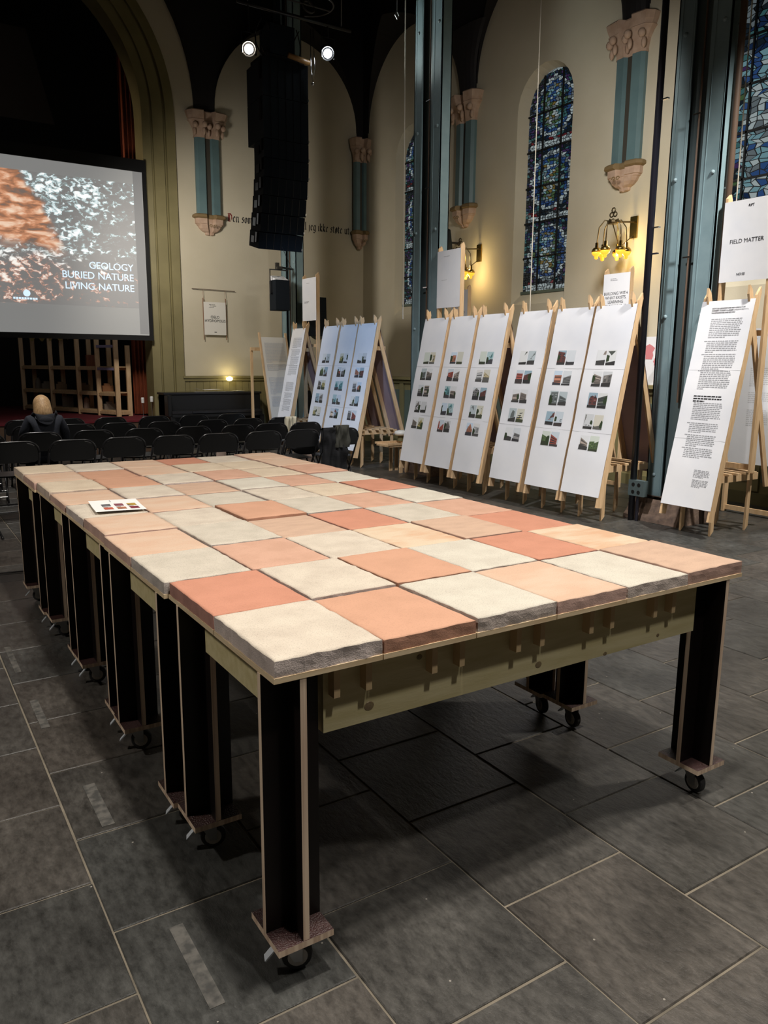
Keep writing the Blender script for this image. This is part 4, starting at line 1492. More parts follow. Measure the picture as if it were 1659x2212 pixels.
def make_stand(label, X0, Yc, wd=0.50, kind='photos', seed=0, back=True, backtext=False, zlow=ZB, ztop=ZTOP, paper=None):
    """X0: x of the front face at z=.3; local x runs away from the viewer's side, local y across"""
    t = thing('paper_stand', label, 'display stand', (X0, Yc, 0), 0, 'pine A-frame stands with hanging paper prints')
    hw = wd / 2
    fx = lambda z: LEAN * (z - 0.3)
    def surf(y, z, off=0.0):
        r = 0.004 * noise.noise(Vector((y * 5 + seed, z * 3.2, seed * 0.7))) + 0.0022 * math.cos((z - zlow) / 0.7 * 2 * PI)
        return (fx(z) - 0.0075 + r - off, y, z)
    ys = hw - 0.012
    for s in (-1, 1):
        r = MB()
        r.prism([(fx(zlow - .10), zlow - .10), (fx(zlow - .06) + .066, zlow - .06 - .05), (fx(ztop + .05) + .060, ztop + .05), (fx(ztop + .09) + .042, ztop + .105), (fx(ztop + .03), ztop + .03)], 'y', s * ys - .011, s * ys + .011)
        r.build('front_rail', M_WOOD, t)
        q = MB()
        yy = s * (ys - .050)
        AX = fx(ztop) + 0.03
        fb = lambda z: AX + 0.30 * (ztop - z) - 0.05
        q.prism([(fb(0.42), 0.42), (fb(0.42) + .062, 0.42), (fb(ztop + .08) + .055, ztop + .08), (fb(ztop + .10) + .02, ztop + .12), (fb(ztop + .05), ztop + .04)], 'y', yy - .011, yy + .011)
        q.build('back_rail', M_WOOD, t)
        yb = s * (ys - .075)
        MB().box((fx(0.56) + .005, yb - .011, 0.50), (0.80, yb + .011, 0.565)).build('cross_beam', M_WOOD, t)
        MB().box((fx(1.78) + .005, yb - .011, 1.76), (fb(1.78) + .09, yb + .011, 1.82)).build('cross_beam', M_WOOD, t)
        for lx in (0.16, 0.70):
            l = MB()
            yl = s * (ys - .098)
            l.prism([(lx, 0.0), (lx + .046, 0.045), (lx + .046, 0.56), (lx, 0.56)], 'y', yl - .011, yl + .011)
            l.build('leg', M_WOOD, t)
    for i in range(5):
        x = 0.14 + i * 0.13
        MB().box((x, -ys + .02, 0.566), (x + .046, ys - .02, 0.586)).build('shelf_slat', M_WOOD, t)
    MB().box((fx(1.80) + .06, -ys + .03, 1.822), (fx(1.80) + .10, ys - .03, 1.842)).build('top_slat', M_WOOD, t)
    # front sheet
    sh_ = MB()
    sh_.grid(lambda u, v: surf(hw - wd * u, zlow + (ztop - zlow) * v), 8, 36)
    n = len(sh_.v)
    sh_.v += [(a + .0012, c, d) for a, c, d in sh_.v]
    sh_.f += [tuple(reversed([i + n for i in f])) for f in sh_.f[:]]
    sh_.m = [0] * len(sh_.f)
    ban = sh_.build('paper_banner', paper or M_PAPER, t, smooth=True, fix=False)
    sm = MB()
    for f_ in (0.335, 0.67):
        z = ztop - (ztop - zlow) * f_
        sm.add([surf(hw, z + .001, .0015), surf(-hw, z + .001, .0015), surf(-hw, z - .002, .0005), surf(hw, z - .002, .0005)], [(0, 1, 2, 3)])
    sm.build('sheet_seam', M_INKL, ban, fix=False)
    if kind == 'photos':
        H = ztop - zlow
        for r in range(5):
            zc = ztop - H * (0.274 + 0.113 * r)
            for c in (0, 1):
                pm, mats = photo_mesh(seed * 100 + r * 2 + c)
                y_l = 0.127 + (0.0 if c == 0 else -0.132)
                o = MB()
                o.f, o.m = pm.f, pm.m
                ph = 0.150 if (r + c + seed) % 5 else 0.142
                o.v = [surf(y_l - 0.118 * u, zc - ph / 2 + ph * v, 0.0010 + l) for u, v, l in pm.v]
                o.build('photo_print', mats, ban, fix=False)
    elif kind == 'text':
        tb = MB()
        P = lambda y, z: surf(y, z, 0.0011)
        D = Vector((fx(1), 0, 1)) - Vector((fx(0), 0, 0))
        text_block(tb, .135, -.19, ztop - .165, ztop - .345, P, .0165, 0, seed + 1)
        text_block(tb, .135, -.19, ztop - .365, ztop - .465, P, .0165, 0, seed + 2, -.03)
        text_block(tb, .135, -.19, ztop - .485, ztop - .62, P, .0165, 0, seed + 3, -.03)
        text_block(tb, .135, -.19, ztop - .635, ztop - .80, P, .0165, 0, seed + 4, -.03)
        text_block(tb, .135, -.17, ztop - .93, ztop - 1.09, P, .0165, 0, seed + 5)
        text_block(tb, .135, -.17, ztop - 1.115, ztop - 1.20, P, .0165, 0, seed + 6, -.03)
        text_block(tb, .135, -.17, ztop - 1.225, ztop - 1.33, P, .0165, 0, seed + 7, -.03)
        text_block(tb, .135, -.17, ztop - 1.345, ztop - 1.44, P, .0165, 0, seed + 8, -.03)
        text_block(tb, -.02, -.19, ztop - 1.54, ztop - 1.61, P, .0125, 0, seed + 9)
        text_block(tb, -.02, -.19, ztop - 1.63, ztop - 1.70, P, .0125, 0, seed + 10)
        bt = tb.build('body_text', M_INKG, ban, fix=False)
        bt['kind'] = 'stuff'
    if back:
        bk = MB()
        AX = fx(ztop) + 0.03
        fb = lambda z: AX + 0.30 * (ztop - z) - 0.05
        bk.grid(lambda u, v: (fb(0.45 + (ztop - 0.45) * v) + .066 + .004 * math.sin(v * 9 + u * 4), (hw - .05) - (wd - .10) * u, 0.45 + (ztop - 0.45) * v), 4, 14)
        n = len(bk.v)
        bk.v += [(a + .0012, c, d) for a, c, d in bk.v]
        bk.f += [tuple(reversed([i + n for i in f])) for f in bk.f[:]]
        bk.m = [0] * len(bk.f)
        bk.build('back_sheet', M_PAPERB, t, smooth=True, fix=False)
    return t, ban, surf


G1 = 'paper stand with paired building photographs, '
make_stand(G1 + 'nearest to the black pipe', 5.20, 3.955, .52, seed=1)
make_stand(G1 + 'second from the black pipe', 5.20, 4.505, .52, seed=2)
make_stand(G1 + 'third from the black pipe', 5.20, 5.105, .52, seed=3)
make_stand(G1 + 'fourth from the black pipe, left of the gap', 5.20, 5.82, .52, seed=4)
make_stand(G1 + 'fifth from the black pipe', 5.20, 6.40, .52, seed=5)
make_stand(G1 + 'just right of the middle blue column', 5.20, 6.985, .52, seed=6)
make_stand(G1 + 'rightmost of the far bluish three', 5.20, 8.73, .52, seed=7)
make_stand(G1 + 'middle of the far bluish three', 5.20, 9.29, .52, seed=8)
make_stand(G1 + 'leftmost of the far bluish three', 5.20, 9.87, .52, seed=9)
make_stand('bluish text-filled paper stand leaning in front of the farthest blue column', 5.20, 11.06, .50, kind='text', seed=10)
fm_t, fm_b, fm_s = make_stand('large paper stand printed with long columns of text, in front of the nearest blue column', 5.53, 2.94, .54, kind='text', seed=11, back=False)
HEADS = (('HOW CAN ARCHITECTURE AND AGRICULTURE\nCONNECT TO FORM A LARGER CYCLE OF GROWTH,\nTRANSFORMATION AND RETURN?', 2.16 - 0.075),)
for body, z in HEADS:
    p0 = fm_s(.15, z, .0018)
    place_text(body, 0.0165, M_INK, p0, (0, -1, 0), (LEAN, 0, 1), fm_b, 'LEFT', 'heading_text', 1.25, 0.92)
tb = MB()
text_block(tb, .15, -.16, 2.16 - .865, 2.16 - .92, lambda y, z: fm_s(y, z, .0011), .023, 0, 33, 0, .5)
tb.build('heading_bars', M_INK, fm_b, fix=False)['kind'] = 'stuff'


def sign_on_posts(label, X, Yc, zb, zt, lines, wd=.50, zpost=0.59, tiltx=0.0):
    t = thing('title_sign', label, 'sign', (X, Yc, 0), 0, 'title sheets on tall pine posts')
    hw = wd / 2
    for s in (-1, 1):
        r = MB()
        y = s * (hw - .014)
        r.prism([(.004, zpost), (.07, zpost), (.07, zt + .03), (.05, zt + .075), (.004, zt + .035)], 'y', y - .013, y + .013)
        r.build('post', M_WOOD, t)
    for z in (zpost + .02, 1.84):
        MB().box((.03, -hw + .02, z), (.06, hw - .02, z + .05)).build('post_spacer', M_WOOD, t)
    s = MB()
    s.grid(lambda u, v: (-.0005 - .0008 * math.sin(v * PI) * (0.5 + 0.5 * math.sin(u * 5)), hw - wd * u, zb + (zt - zb) * v), 8, 10)
    n = len(s.v)
    s.v += [(a + .0012, c, d) for a, c, d in s.v]
    s.f += [tuple(reversed([i + n for i in f])) for f in s.f[:]]
    s.m = [0] * len(s.f)
    sh = s.build('sheet', M_PAPER, t, smooth=True, fix=False)
    for body, size, z, m, al, dy in lines:
        place_text(body, size, m, (-.0017, dy, z), (0, -1, 0), (0, 0, 1), sh, al, 'lettering', 1.0)
    return t


def squig(t, hw, z0, z1, X, m, seed, n=2, wd=.12):
    b = MB()
    for i in range(n):
        text_block(b, wd / 2, -wd / 2, z1 - i * .018, z1 - i * .018 - .002, lambda y, z: (-.0016, y, z), .0165, 0, seed + i)
    b.build('small_text', m, t.children[-1], fix=False)['kind'] = 'stuff'


sign_on_posts('white title sheet reading FIELD MATTER on pine posts at the right edge', 6.05, 2.905, 2.335, 3.05,
              [('FIELD MATTER', .052, 2.675, M_INK, 'CENTER', 0.0), ('RIFT', .030, 2.985, M_INK, 'CENTER', -.02), ('NO/SE', .030, 2.39, M_INK, 'CENTER', 0.03)], .50, .59)
s2 = sign_on_posts('pale title sheet with faint lettering on pine posts, right of the middle blue column', 5.72, 6.935, 2.30, 3.03, [], .50, .59)
squig(s2, .25, 0, 2.96, 0, M_INKL, 3, 1, .22)
squig(s2, .25, 0, 2.66, 0, M_INKL, 5, 1, .30)
s3 = sign_on_posts('bluish title sheet with dark lettering on pine posts beside the farthest blue column', 5.72, 10.93, 2.29, 3.01, [], .52, .59)
squig(s3, .25, 0, 2.93, 0, M_INKG, 7, 1, .2)
squig(s3, .25, 0, 2.62, 0, M_INK, 9, 2, .36)
s4 = sign_on_posts('title sheet reading BUILDING WITH WHAT EXISTS below the brass wall lamps', 7.22, 5.42, 2.10, 2.70,
                   [('BUILDING WITH\nWHAT EXISTS,\nLEARNING\nFROM WHO IS', .052, 2.44, M_INK, 'CENTER', 0.0)], .42, .006)
squig(s4, .2, 0, 2.64, 0, M_INKG, 12, 2, .2)
s5 = sign_on_posts('half-hidden title sheet ending in ...OLOS behind the faint sheet near the far wall lamp', 7.22, 8.62, 2.10, 2.72, [('OSLO', .05, 2.36, M_INK, 'CENTER', -.08)], .42, .006)
s6 = sign_on_posts('white bright paper panel at the right edge beyond the FIELD MATTER stand', 6.95, 3.05, 0.55, 1.95, [], .95, .006)
b = MB()
for z1, z0 in ((1.55, 1.36), (1.30, 1.18), (1.12, .94)):
    text_block(b, .22, -.02, z1, z0, lambda y, z: (-.0016, y + .05, z), .02, 0, int(z1 * 50))
    text_block(b, -.12, -.36, z1, z0, lambda y, z: (-.0016, y + .05, z), .02, 0, int(z1 * 70))
b.build('body_text', M_INKL, s6.children[-1], fix=False)['kind'] = 'stuff'

# ================================================================== STEEL COLUMNS


def column(label, Yf, Xf=5.80, L=0.62, base=True):
    """Yf: far (+y) end of the twin column; length .62 along y, .16 deep"""
    t = thing('steel_column', label, 'column', (Xf, Yf - L, 0))
    z0, z1 = 0.22, 9.58
    for y0, y1 in ((0.0, 0.21), (L - .19, L)):
        b = MB()
        b.box((0.0, y0, z0), (0.014, y1, z1))
        b.box((0.146, y0, z0), (0.16, y1, z1))
        yy = y0 if y0 == 0.0 else y1 - .014
        b.box((0.0, yy, z0), (0.16, yy + .014, z1))
        b.box((0.0, y0 + .016, z0), (-0.003, y0 + .019, z1)).box((0.0, y1 - .05, z0), (-0.004, y1 - .046, z1))
        b.build('channel', M_STEEL, t)
    MB().box((0.06, 0.014, z0), (0.075, L - .014, z1)).build('web', M_STEELD, t)
    for z in (0.44, 2.05, 3.35, 4.65, 5.9):
        for y in (L - .09, 0.075):
            MB().lathe([(.022, 0), (.022, .006), (.014, .012), (.004, .016)], 8, (0.0, y, z), Matrix.Rotation(-PI / 2, 3, 'Y')).build('bolt', M_BOLT, t)
    MB().tube([(0.02, .285, 1.2), (0.02, .285, z1)], .011, 6).build('conduit', M_CABLE, t)
    for z in (2.6, 3.9, 5.0):
        MB().box((-.012, .24, z), (.0, .33, z + .014)).build('cable_clip', M_CHROME, t)
    if base:
        b = MB()
        def rk(u, v):
            a = 4 * u
            s_, f = int(a) % 4, a - int(a)
            cs = [(-.30 if Xf > 6 else -.10, -.05), (.28, -.05), (.28, L + .03), (-.30 if Xf > 6 else -.10, L + .03)]
            p, q = cs[s_], cs[(s_ + 1) % 4]
            k = 1 - 0.25 * v
            x, y = p[0] + (q[0] - p[0]) * f, p[1] + (q[1] - p[1]) * f
            cx, cy = .09, L / 2
            n_ = .025 * noise.noise(Vector((u * 14, v * 4, Yf)))
            return (cx + (x - cx) * (k + n_ * 2), cy + (y - cy) * (1 - .08 * v + n_), 0.001 + 0.222 * v)
        b.grid(rk, 28, 6, closed_u=True)
        b.box((-.0, .04, .212), (.18, L - .04, .222))
        b.build('stone_base', M_ROCK, t, fix=False)
    return t


colA = column('nearest blue-grey steel column, behind the large text stand at the right', 3.82, 6.05, L=.58)
colB = column('middle blue-grey steel column, left of the faint title sheet', 7.90)
colC = column('farthest blue-grey steel column, below the hanging loudspeaker array', 12.22)
pp_ = thing('black_pipe', 'thick black vertical pipe on the left of the nearest steel column', 'pipe', (5.70, 3.70, 0))
MB().tube([(0.0, 0.0, 0.0), (0.0, 0.0, 9.58)], .033, 12).build('pipe_run', M_PIPE, pp_, smooth=True)
for z in (2.62, 2.86, 4.0, 5.2):
    MB().box((-.01, -.10, z), (.02, 0.0, z + .012)).build('pipe_clip', M_CHROME if z != 2.62 else M_PIPE, pp_)
MB().box((-.035, -.16, .26), (.03, .03, .42)).build('plug_strip', M_STEELD, pp_)
sk_ = MB()
for y in (-.03, -.10):
    for z in (.30, .375):
        sk_.lathe([(.020, 0), (.020, .003)], 10, (-.0352, y, z), Matrix.Rotation(-PI / 2, 3, 'Y'))
sk_.build('socket', M_BLACK, pp_)
MB().tube([(0.0, -.07, 0.0), (0.0, -.07, 0.26)], .018, 8).build('feed_pipe', M_PIPE, pp_)
p2_ = thing('dark_pipe', 'dark vertical pipe on the right of the nearest steel column', 'pipe', (6.145, 3.198, 0))
MB().tube([(0, 0, 0), (0, 0, 9.58)], .032, 10).build('pipe_run', M_CABLE, p2_, smooth=True)
for z in (2.9, 3.2, 4.6):
    MB().box((-.012, 0, z), (.012, .07, z + .012)).build('pipe_clip', M_CHROME, p2_)

# ================================================================== HANGING LOUDSPEAKER ARRAY
la = thing('line_array', 'tall black column of loudspeaker cabinets hanging in front of the back wall', 'loudspeaker', (4.40, 9.0, 0))
def cab(z0, z1, w, d, tilt, yo, xo=0.0):
    b = MB()
    hw = w / 2
    pts = [(-hw, 0), (hw, 0), (hw * .90, d), (-hw * .90, d)]
    v = [(x + xo, y, z0 + 0.004) for x, y in pts] + [(x + xo, y, z1 - 0.004) for x, y in pts]
    R = Matrix.Rotation(tilt, 3, 'X')
    c = Vector((xo, 0, z1))
    b.add(v, [(0, 3, 2, 1), (4, 5, 6, 7), (0, 1, 5, 4), (1, 2, 6, 5), (2, 3, 7, 6), (3, 0, 4, 7)])
    for k in range(-2, 3):
        x = xo + k * w / 6
        b.box((x - .002, -.006, z0 + .012), (x + .002, .001, z1 - .012), 1)
    b.move(lambda p: c + R @ (p - c) + Vector((0, yo, 0)))
    return b, R, c
zs = [5.64, 5.15, 4.61, 4.36, 4.11, 3.87, 3.63, 3.38, 3.15]
yo = 0.0
for i in range(8):
    small = i >= 2
    tl_ = 0.0 if i < 3 else 0.045 * (i - 2)
    xo = -0.012 * max(0, i - 3)
    b, R, c = cab(zs[i + 1], zs[i], 0.69 if not small else 0.685, 0.62 if not small else 0.42, tl_, yo, xo)
    o = b.build('cabinet', [M_CAB, M_BLACKM], la)
    fit = lambda p, R=R, c=c, yo=yo: c + R @ (p - c) + Vector((0, yo, 0))
    for s in (-1, 1):
        MB().box((xo + s * .35 - .012, .05, (zs[i] + zs[i + 1]) / 2 - .03), (xo + s * .35 + .012, .10, zs[i] - .01)).move(fit).build('rigging_bracket', M_BLACKM, o)
    if small:
        MB().box((xo - .352, .16, zs[i + 1] + .07), (xo - .338, .26, zs[i] - .07)).move(fit).build('side_handle', M_BLACKM, o)
    sc_ = MB()
    sc_.box((xo + .335, -.004, zs[i + 1] + .025), (xo + .352, .01, zs[i + 1] + .055)).move(lambda p: c + R @ (p - c) + Vector((0, yo, 0)))
    sc_.build('latch', M_CHROME, o)
    yo += (zs[i] - zs[i + 1]) * math.sin(tl_)
MB().box((-.30, .02, 5.64), (.30, .50, 5.70)).build('fly_frame', M_BLACKM, la)
mb = MB()
mb.box((-.20, .05, 5.72), (.17, .40, 6.10)).box((-.05, .18, 6.10), (.02, .26, 9.58))
mb.build('hoist_motor', M_CAB, la)
MB().tube([(.02, -.05, 5.70), (.34, -.05, 5.66)], .035, 12).build('pole', mat('brass_pole', (0.40, 0.22, 0.08), 0.4), la, smooth=True)
cbm = MB()
for k_, (x, s_) in enumerate(((-.32, .10), (-.24, .07), (-.20, .12), (.24, .06), (.30, .10))):
    cbm.tube([(x + s_ * math.sin(PI * t / 10) * (1 if k_ % 2 else -1), .05 + .03 * k_, 6.12 - .48 * t / 10) for t in range(11)], .008, 6)
cbm.build('cable_loops', M_BLACKM, la, smooth=True)
MB().tube([(.36, -.06, 6.1), (.36, -.06, 5.60), (.39, -.06, 5.42), (.42, -.06, 5.60), (.40, -.06, 6.1)], .007, 6).ball((.39, -.06, 5.40), .022, 8).build('shackle_cable', M_CHROME, la, smooth=True)
MB().tube([(-.05, .1, 3.20), (.10, .2, 3.02), (.34, .5, 2.88)], .004, 5).build('tail_cable', M_BLACKM, la, smooth=True)
rg = thing('ring_chandelier', 'dim metal ring frame hanging in the dark above the loudspeaker array', 'chandelier', (4.66, 8.8, 6.30))
MB().tube([(.085 * math.cos(2 * PI * t / 24), .085 * math.sin(2 * PI * t / 24) * .5, .085 * math.sin(2 * PI * t / 24)) for t in range(25)], .014, 6).build('inner_ring', mat('dim_iron', (.05, .045, .045), .5), rg, smooth=True)
MB().tube([(.34 * math.cos(PI + 1.4 * PI * t / 24), .34 * math.sin(PI + 1.4 * PI * t / 24), .02) for t in range(25)], .012, 6).build('outer_hoop', MATS['dim_iron'], rg, smooth=True)
MB().tube([(-.33, 0, .02), (.33, 0, .02)], .010, 6).tube([(0, 0, .0), (0, 0, 2.0)], .006, 6).build('hanger', MATS['dim_iron'], rg)
pb_ = thing('lamp_pipe', 'dark pipe carrying the stage lamps above the loudspeaker array', 'pipe', (4.5, 8.85, 6.16))
MB().tube([(-.85, 0, 0), (.85, 0, 0)], .024, 8).tube([(-.7, 0, 0), (-.7, 0, 3.42)], .008, 6).tube([(.7, 0, 0), (.7, 0, 3.42)], .008, 6).build('pipe_run', M_BLACKM, pb_, smooth=True)


def par(label, p, tgt, glow):
    up = 6.16 - p[2]
    t = thing('stage_lamp', label, 'spotlight', p)
    d = (Vector(tgt) - Vector(p)).normalized()
    R = d.to_track_quat('Z', 'Y').to_matrix()
    MB().lathe([(.05, -.20), (.075, -.17), (.082, -.02), (.095, 0.0), (.092, .004), (.08, -.004)], 18, (0, 0, 0), R).build('lamp_can', M_BLACKM, t, smooth=False)
    MB().lathe([(.058, .002), (.055, .010), (.02, .016)], 18, (0, 0, 0), R).build('lens', glow, t)
    MB().tube([(-.10, 0, -.06), (-.10, 0, .20), (.10, 0, .20), (.10, 0, -.06)], .010, 6).tube([(0, 0, .20), (0, 0, up)], .014, 6).build('yoke', M_BLACKM, t)
    return t


par('lit stage lamp left of the loudspeaker array', (3.80, 8.85, 5.62), (1.0, 2.0, 1.4), M_GLOW)
par('lit stage lamp right of the loudspeaker array', (4.98, 8.85, 5.80), (2.6, 2.0, 1.0), M_GLOWW)

# ================================================================== PROJECTION SCREEN


def screen_mat():
    m = bpy.data.materials.new('projected_rock')
    m.use_nodes = True
    N, L = m.node_tree.nodes, m.node_tree.links
    b = N['Principled BSDF']
    b.inputs['Base Color'].default_value = (.25, .25, .25, 1)
    g = N.new('ShaderNodeNewGeometry')
    sp = N.new('ShaderNodeSeparateXYZ')
    L.new(g.outputs['Position'], sp.inputs[0])
    mp = N.new('ShaderNodeMapping'); mp.inputs['Scale'].default_value = (1.0, 0.0, 1.6); mp.inputs['Rotation'].default_value = (0, 0.5, 0)
    L.new(g.outputs['Position'], mp.inputs['Vector'])
    n1 = N.new('ShaderNodeTexNoise'); n1.inputs['Scale'].default_value = 8.5; n1.inputs['Detail'].default_value = 9; n1.inputs['Roughness'].default_value = .62; n1.inputs['Distortion'].default_value = .5
    L.new(mp.outputs['Vector'], n1.inputs['Vector'])
    nb = N.new('ShaderNodeTexNoise'); nb.inputs['Scale'].default_value = 1.7; nb.inputs['Detail'].default_value = 3
    L.new(mp.outputs['Vector'], nb.inputs['Vector'])
    def ramp(src, stops):
        r = N.new('ShaderNodeValToRGB')
        e = r.color_ramp.elements
        while len(e) < len(stops):
            e.new(0.5)
        for el, (p, c) in zip(e, stops):
            el.position = p
            el.color = (*c, 1)
        L.new(src, r.inputs['Fac'])
        return r.outputs['Color']
    sep0 = N.new('ShaderNodeSeparateXYZ')
    L.new(g.outputs['Position'], sep0.inputs[0])
    quiet = N.new('ShaderNodeMapRange'); quiet.inputs['From Min'].default_value = 2.2; quiet.inputs['From Max'].default_value = 4.1; quiet.inputs['To Max'].default_value = -.14; quiet.clamp = True
    dx_ = N.new('ShaderNodeMath'); dx_.operation = 'SUBTRACT'; L.new(sep0.outputs['X'], dx_.inputs[0]); dx_.inputs[1].default_value = 0.0
    dz_ = N.new('ShaderNodeMath'); dz_.operation = 'MULTIPLY_ADD'; L.new(sep0.outputs['Z'], dz_.inputs[0]); dz_.inputs[1].default_value = -1.0; L.new(dx_.outputs[0], dz_.inputs[2])
    dz2 = N.new('ShaderNodeMath'); dz2.operation = 'ADD'; L.new(dz_.outputs[0], dz2.inputs[0]); dz2.inputs[1].default_value = 3.9
    L.new(dz2.outputs[0], quiet.inputs['Value'])
    big = N.new('ShaderNodeTexNoise'); big.inputs['Scale'].default_value = 2.6; big.inputs['Detail'].default_value = 2
    L.new(mp.outputs['Vector'], big.inputs['Vector'])
    bm_ = N.new('ShaderNodeMath'); bm_.operation = 'MULTIPLY_ADD'; L.new(big.outputs['Fac'], bm_.inputs[0]); bm_.inputs[1].default_value = .42; L.new(n1.outputs['Fac'], bm_.inputs[2])
    bo = N.new('ShaderNodeMath'); bo.operation = 'ADD'; L.new(bm_.outputs[0], bo.inputs[0]); L.new(quiet.outputs['Result'], bo.inputs[1])
    bs_ = N.new('ShaderNodeMath'); bs_.operation = 'SUBTRACT'; L.new(bo.outputs[0], bs_.inputs[0]); bs_.inputs[1].default_value = .185
    cr = N.new('ShaderNodeTexNoise'); cr.inputs['Scale'].default_value = 3.0; cr.inputs['Detail'].default_value = 7; cr.inputs['Roughness'].default_value = .55; cr.inputs['Distortion'].default_value = 0.35
    mp2 = N.new('ShaderNodeMapping'); mp2.inputs['Scale'].default_value = (.8, 0, 2.3); mp2.inputs['Rotation'].default_value = (0, .55, 0)
    L.new(g.outputs['Position'], mp2.inputs['Vector']); L.new(mp2.outputs['Vector'], cr.inputs['Vector'])
    cool = ramp(bs_.outputs[0], [(.40, (.185, .18, .175)), (.50, (.20, .195, .19)), (.535, (.26, .34, .34)), (.57, (.60, .74, .76)), (.63, (1.0, 1.0, .98))])
    warm = ramp(cr.outputs['Fac'], [(.38, (.17, .13, .11)), (.45, (.34, .15, .08)), (.52, (.62, .28, .15)), (.58, (.80, .52, .36)), (.70, (.95, .82, .66))])
    red = ramp(bs_.outputs[0], [(.42, (.185, .18, .175)), (.50, (.20, .185, .175)), (.535, (.45, .22, .16)), (.58, (.72, .55, .46)), (.65, (.95, .90, .82))])
    # slab of orange rock: left of a slanting line x + 0.55*(z-4.0) < 1.75 ... fading to red rubble low down
    def math_(op, a, b_=None, c=None):
        n = N.new('ShaderNodeMath'); n.operation = op
        for i, v in enumerate((a, b_, c)):
            if v is None: continue
            if isinstance(v, (int, float)): n.inputs[i].default_value = v
            else: L.new(v, n.inputs[i])
        return n.outputs[0]
    X, Z = sp.outputs['X'], sp.outputs['Z']
    wob = math_('MULTIPLY', math_('SUBTRACT', nb.outputs['Fac'], .5), .8)
    edge = math_('ADD', math_('ADD', X, math_('MULTIPLY', math_('SUBTRACT', Z, 3.75), .50)), wob)
    kw = N.new('ShaderNodeMapRange'); kw.inputs['From Min'].default_value = 1.98; kw.inputs['From Max'].default_value = 1.86
    L.new(edge, kw.inputs['Value'])
    kz = N.new('ShaderNodeMapRange'); kz.inputs['From Min'].default_value = 3.30; kz.inputs['From Max'].default_value = 3.50
    L.new(math_('ADD', Z, wob), kz.inputs['Value'])
    kr = N.new('ShaderNodeMapRange'); kr.inputs['From Min'].default_value = 3.35; kr.inputs['From Max'].default_value = 3.10
    L.new(math_('ADD', Z, wob), kr.inputs['Value'])
    m1 = N.new('ShaderNodeMix'); m1.data_type = 'RGBA'
    L.new(kr.outputs['Result'], m1.inputs[0]); L.new(cool, m1.inputs[6]); L.new(red, m1.inputs[7])
    m2 = N.new('ShaderNodeMix'); m2.data_type = 'RGBA'
    L.new(math_('MULTIPLY', kw.outputs['Result'], kz.outputs['Result']), m2.inputs[0]); L.new(m1.outputs[2], m2.inputs[6]); L.new(warm, m2.inputs[7])
    L.new(m2.outputs[2], b.inputs['Emission Color'])
    b.inputs['Emission Strength'].default_value = 1.0
    return m


M_SCRG = mat('screen_spill', (.30, .30, .29), .8, emit=(.20, .20, .195), estr=1.0)  # cloth emits: grey projector light put into its colour
M_SCRG2 = mat('screen_margin', (.2, .2, .2), .8, emit=(.135, .135, .135), estr=1.0)  # margin emits a weaker share of the projector light
M_SCRT = mat('projected_text', (.3, .3, .3), .8, emit=(.62, .80, .98), estr=1.15)
sc = thing('projection_screen', 'large projection screen with a rock photograph and the words GEOLOGY BURIED NATURE LIVING NATURE', 'screen', (1.0, 12.82, 0))
sx = -1.0
MB().box((-1.6 + sx, 0.0, 2.03), (3.46 + sx, .012, 4.80)).build('screen_cloth', M_SCRG, sc)
MB().box((3.30 + sx, -.002, 2.05), (3.455 + sx, -.0005, 4.79)).build('screen_margin', M_SCRG2, sc)
MB().box((-1.45 + sx, -.005, 2.50), (3.30 + sx, -.003, 4.58)).build('projected_picture', screen_mat(), sc)
MB().box((-1.66 + sx, -.02, 4.79), (3.53 + sx, .03, 4.99)).build('top_case', M_BLACK, sc)
MB().box((-1.66 + sx, -.01, 2.0), (-1.6 + sx, .03, 4.80)).build('side_border', M_BLACK, sc)
MB().box((3.46 + sx, -.01, 2.0), (3.53 + sx, .03, 4.80)).build('side_border', M_BLACK, sc)
MB().box((-1.66 + sx, -.02, 1.94), (3.53 + sx, .03, 2.03)).build('bottom_bar', M_BLACK, sc)
for body, x, z in (('GEOLOGY', 3.235, 3.125), ('BURIED', 2.572, 2.955), ('NATURE', 3.235, 2.955), ('LIVING', 2.566, 2.775), ('NATURE', 3.235, 2.775)):
    place_text(body, .165, M_SCRT, (x + sx, -.007, z), (1, 0, 0), (0, 0, 1), sc, 'RIGHT', 'projected_text', 1, .95)
lg_ = MB()
lg_.lathe([(.055, 0), (.055, .002)], 16, (1.47 + sx, -.006, 2.665), Matrix.Rotation(PI / 2, 3, 'X'))
for i in range(9):
    lg_.box((1.26 + i * .042 + sx, -.0075, 2.565), (1.292 + i * .042 + sx, -.006, 2.595))
lg_.build('projected_emblem', M_SCRT, sc)

# ---- things inside the dark chancel
cu_ = thing('stage_curtain', 'orange-red curtain hanging inside the right side of the chancel arch', 'curtain', (3.50, 13.62, 0))
cm = MB()
cm.grid(lambda u, v: (-0.16 + .30 * u, .05 * math.sin(u * 26), .58 + 6.9 * v), 40, 6)
cm.build('curtain_cloth', M_CURT, cu_, smooth=True, fix=False)
MB().tube([(-.3, 0, 7.5), (1.88, 0, 7.5)], .02, 8).build('curtain_rail', M_BLACKM, cu_)
bp_ = thing('backdrop_panel', 'dim brown slanted panel hanging in the dark above the screen', 'panel', (1.55, 15.5, 6.9))
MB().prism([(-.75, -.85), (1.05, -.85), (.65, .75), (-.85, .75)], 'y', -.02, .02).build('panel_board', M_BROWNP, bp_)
sh_t = thing('timber_rack', 'tall pine rack of square bays filled with models behind the screen, on the stage', 'shelf', (0, 0, 0.56))
def rack_pt(s):   # the rack runs forward from left to right
    return Vector((1.80 + 1.17 * s, 16.3 - 2.98 * s, 0))
postS = [0.0, 0.33, 0.62, 0.82, 1.0]
dv = Vector((0.24, 0.12, 0))
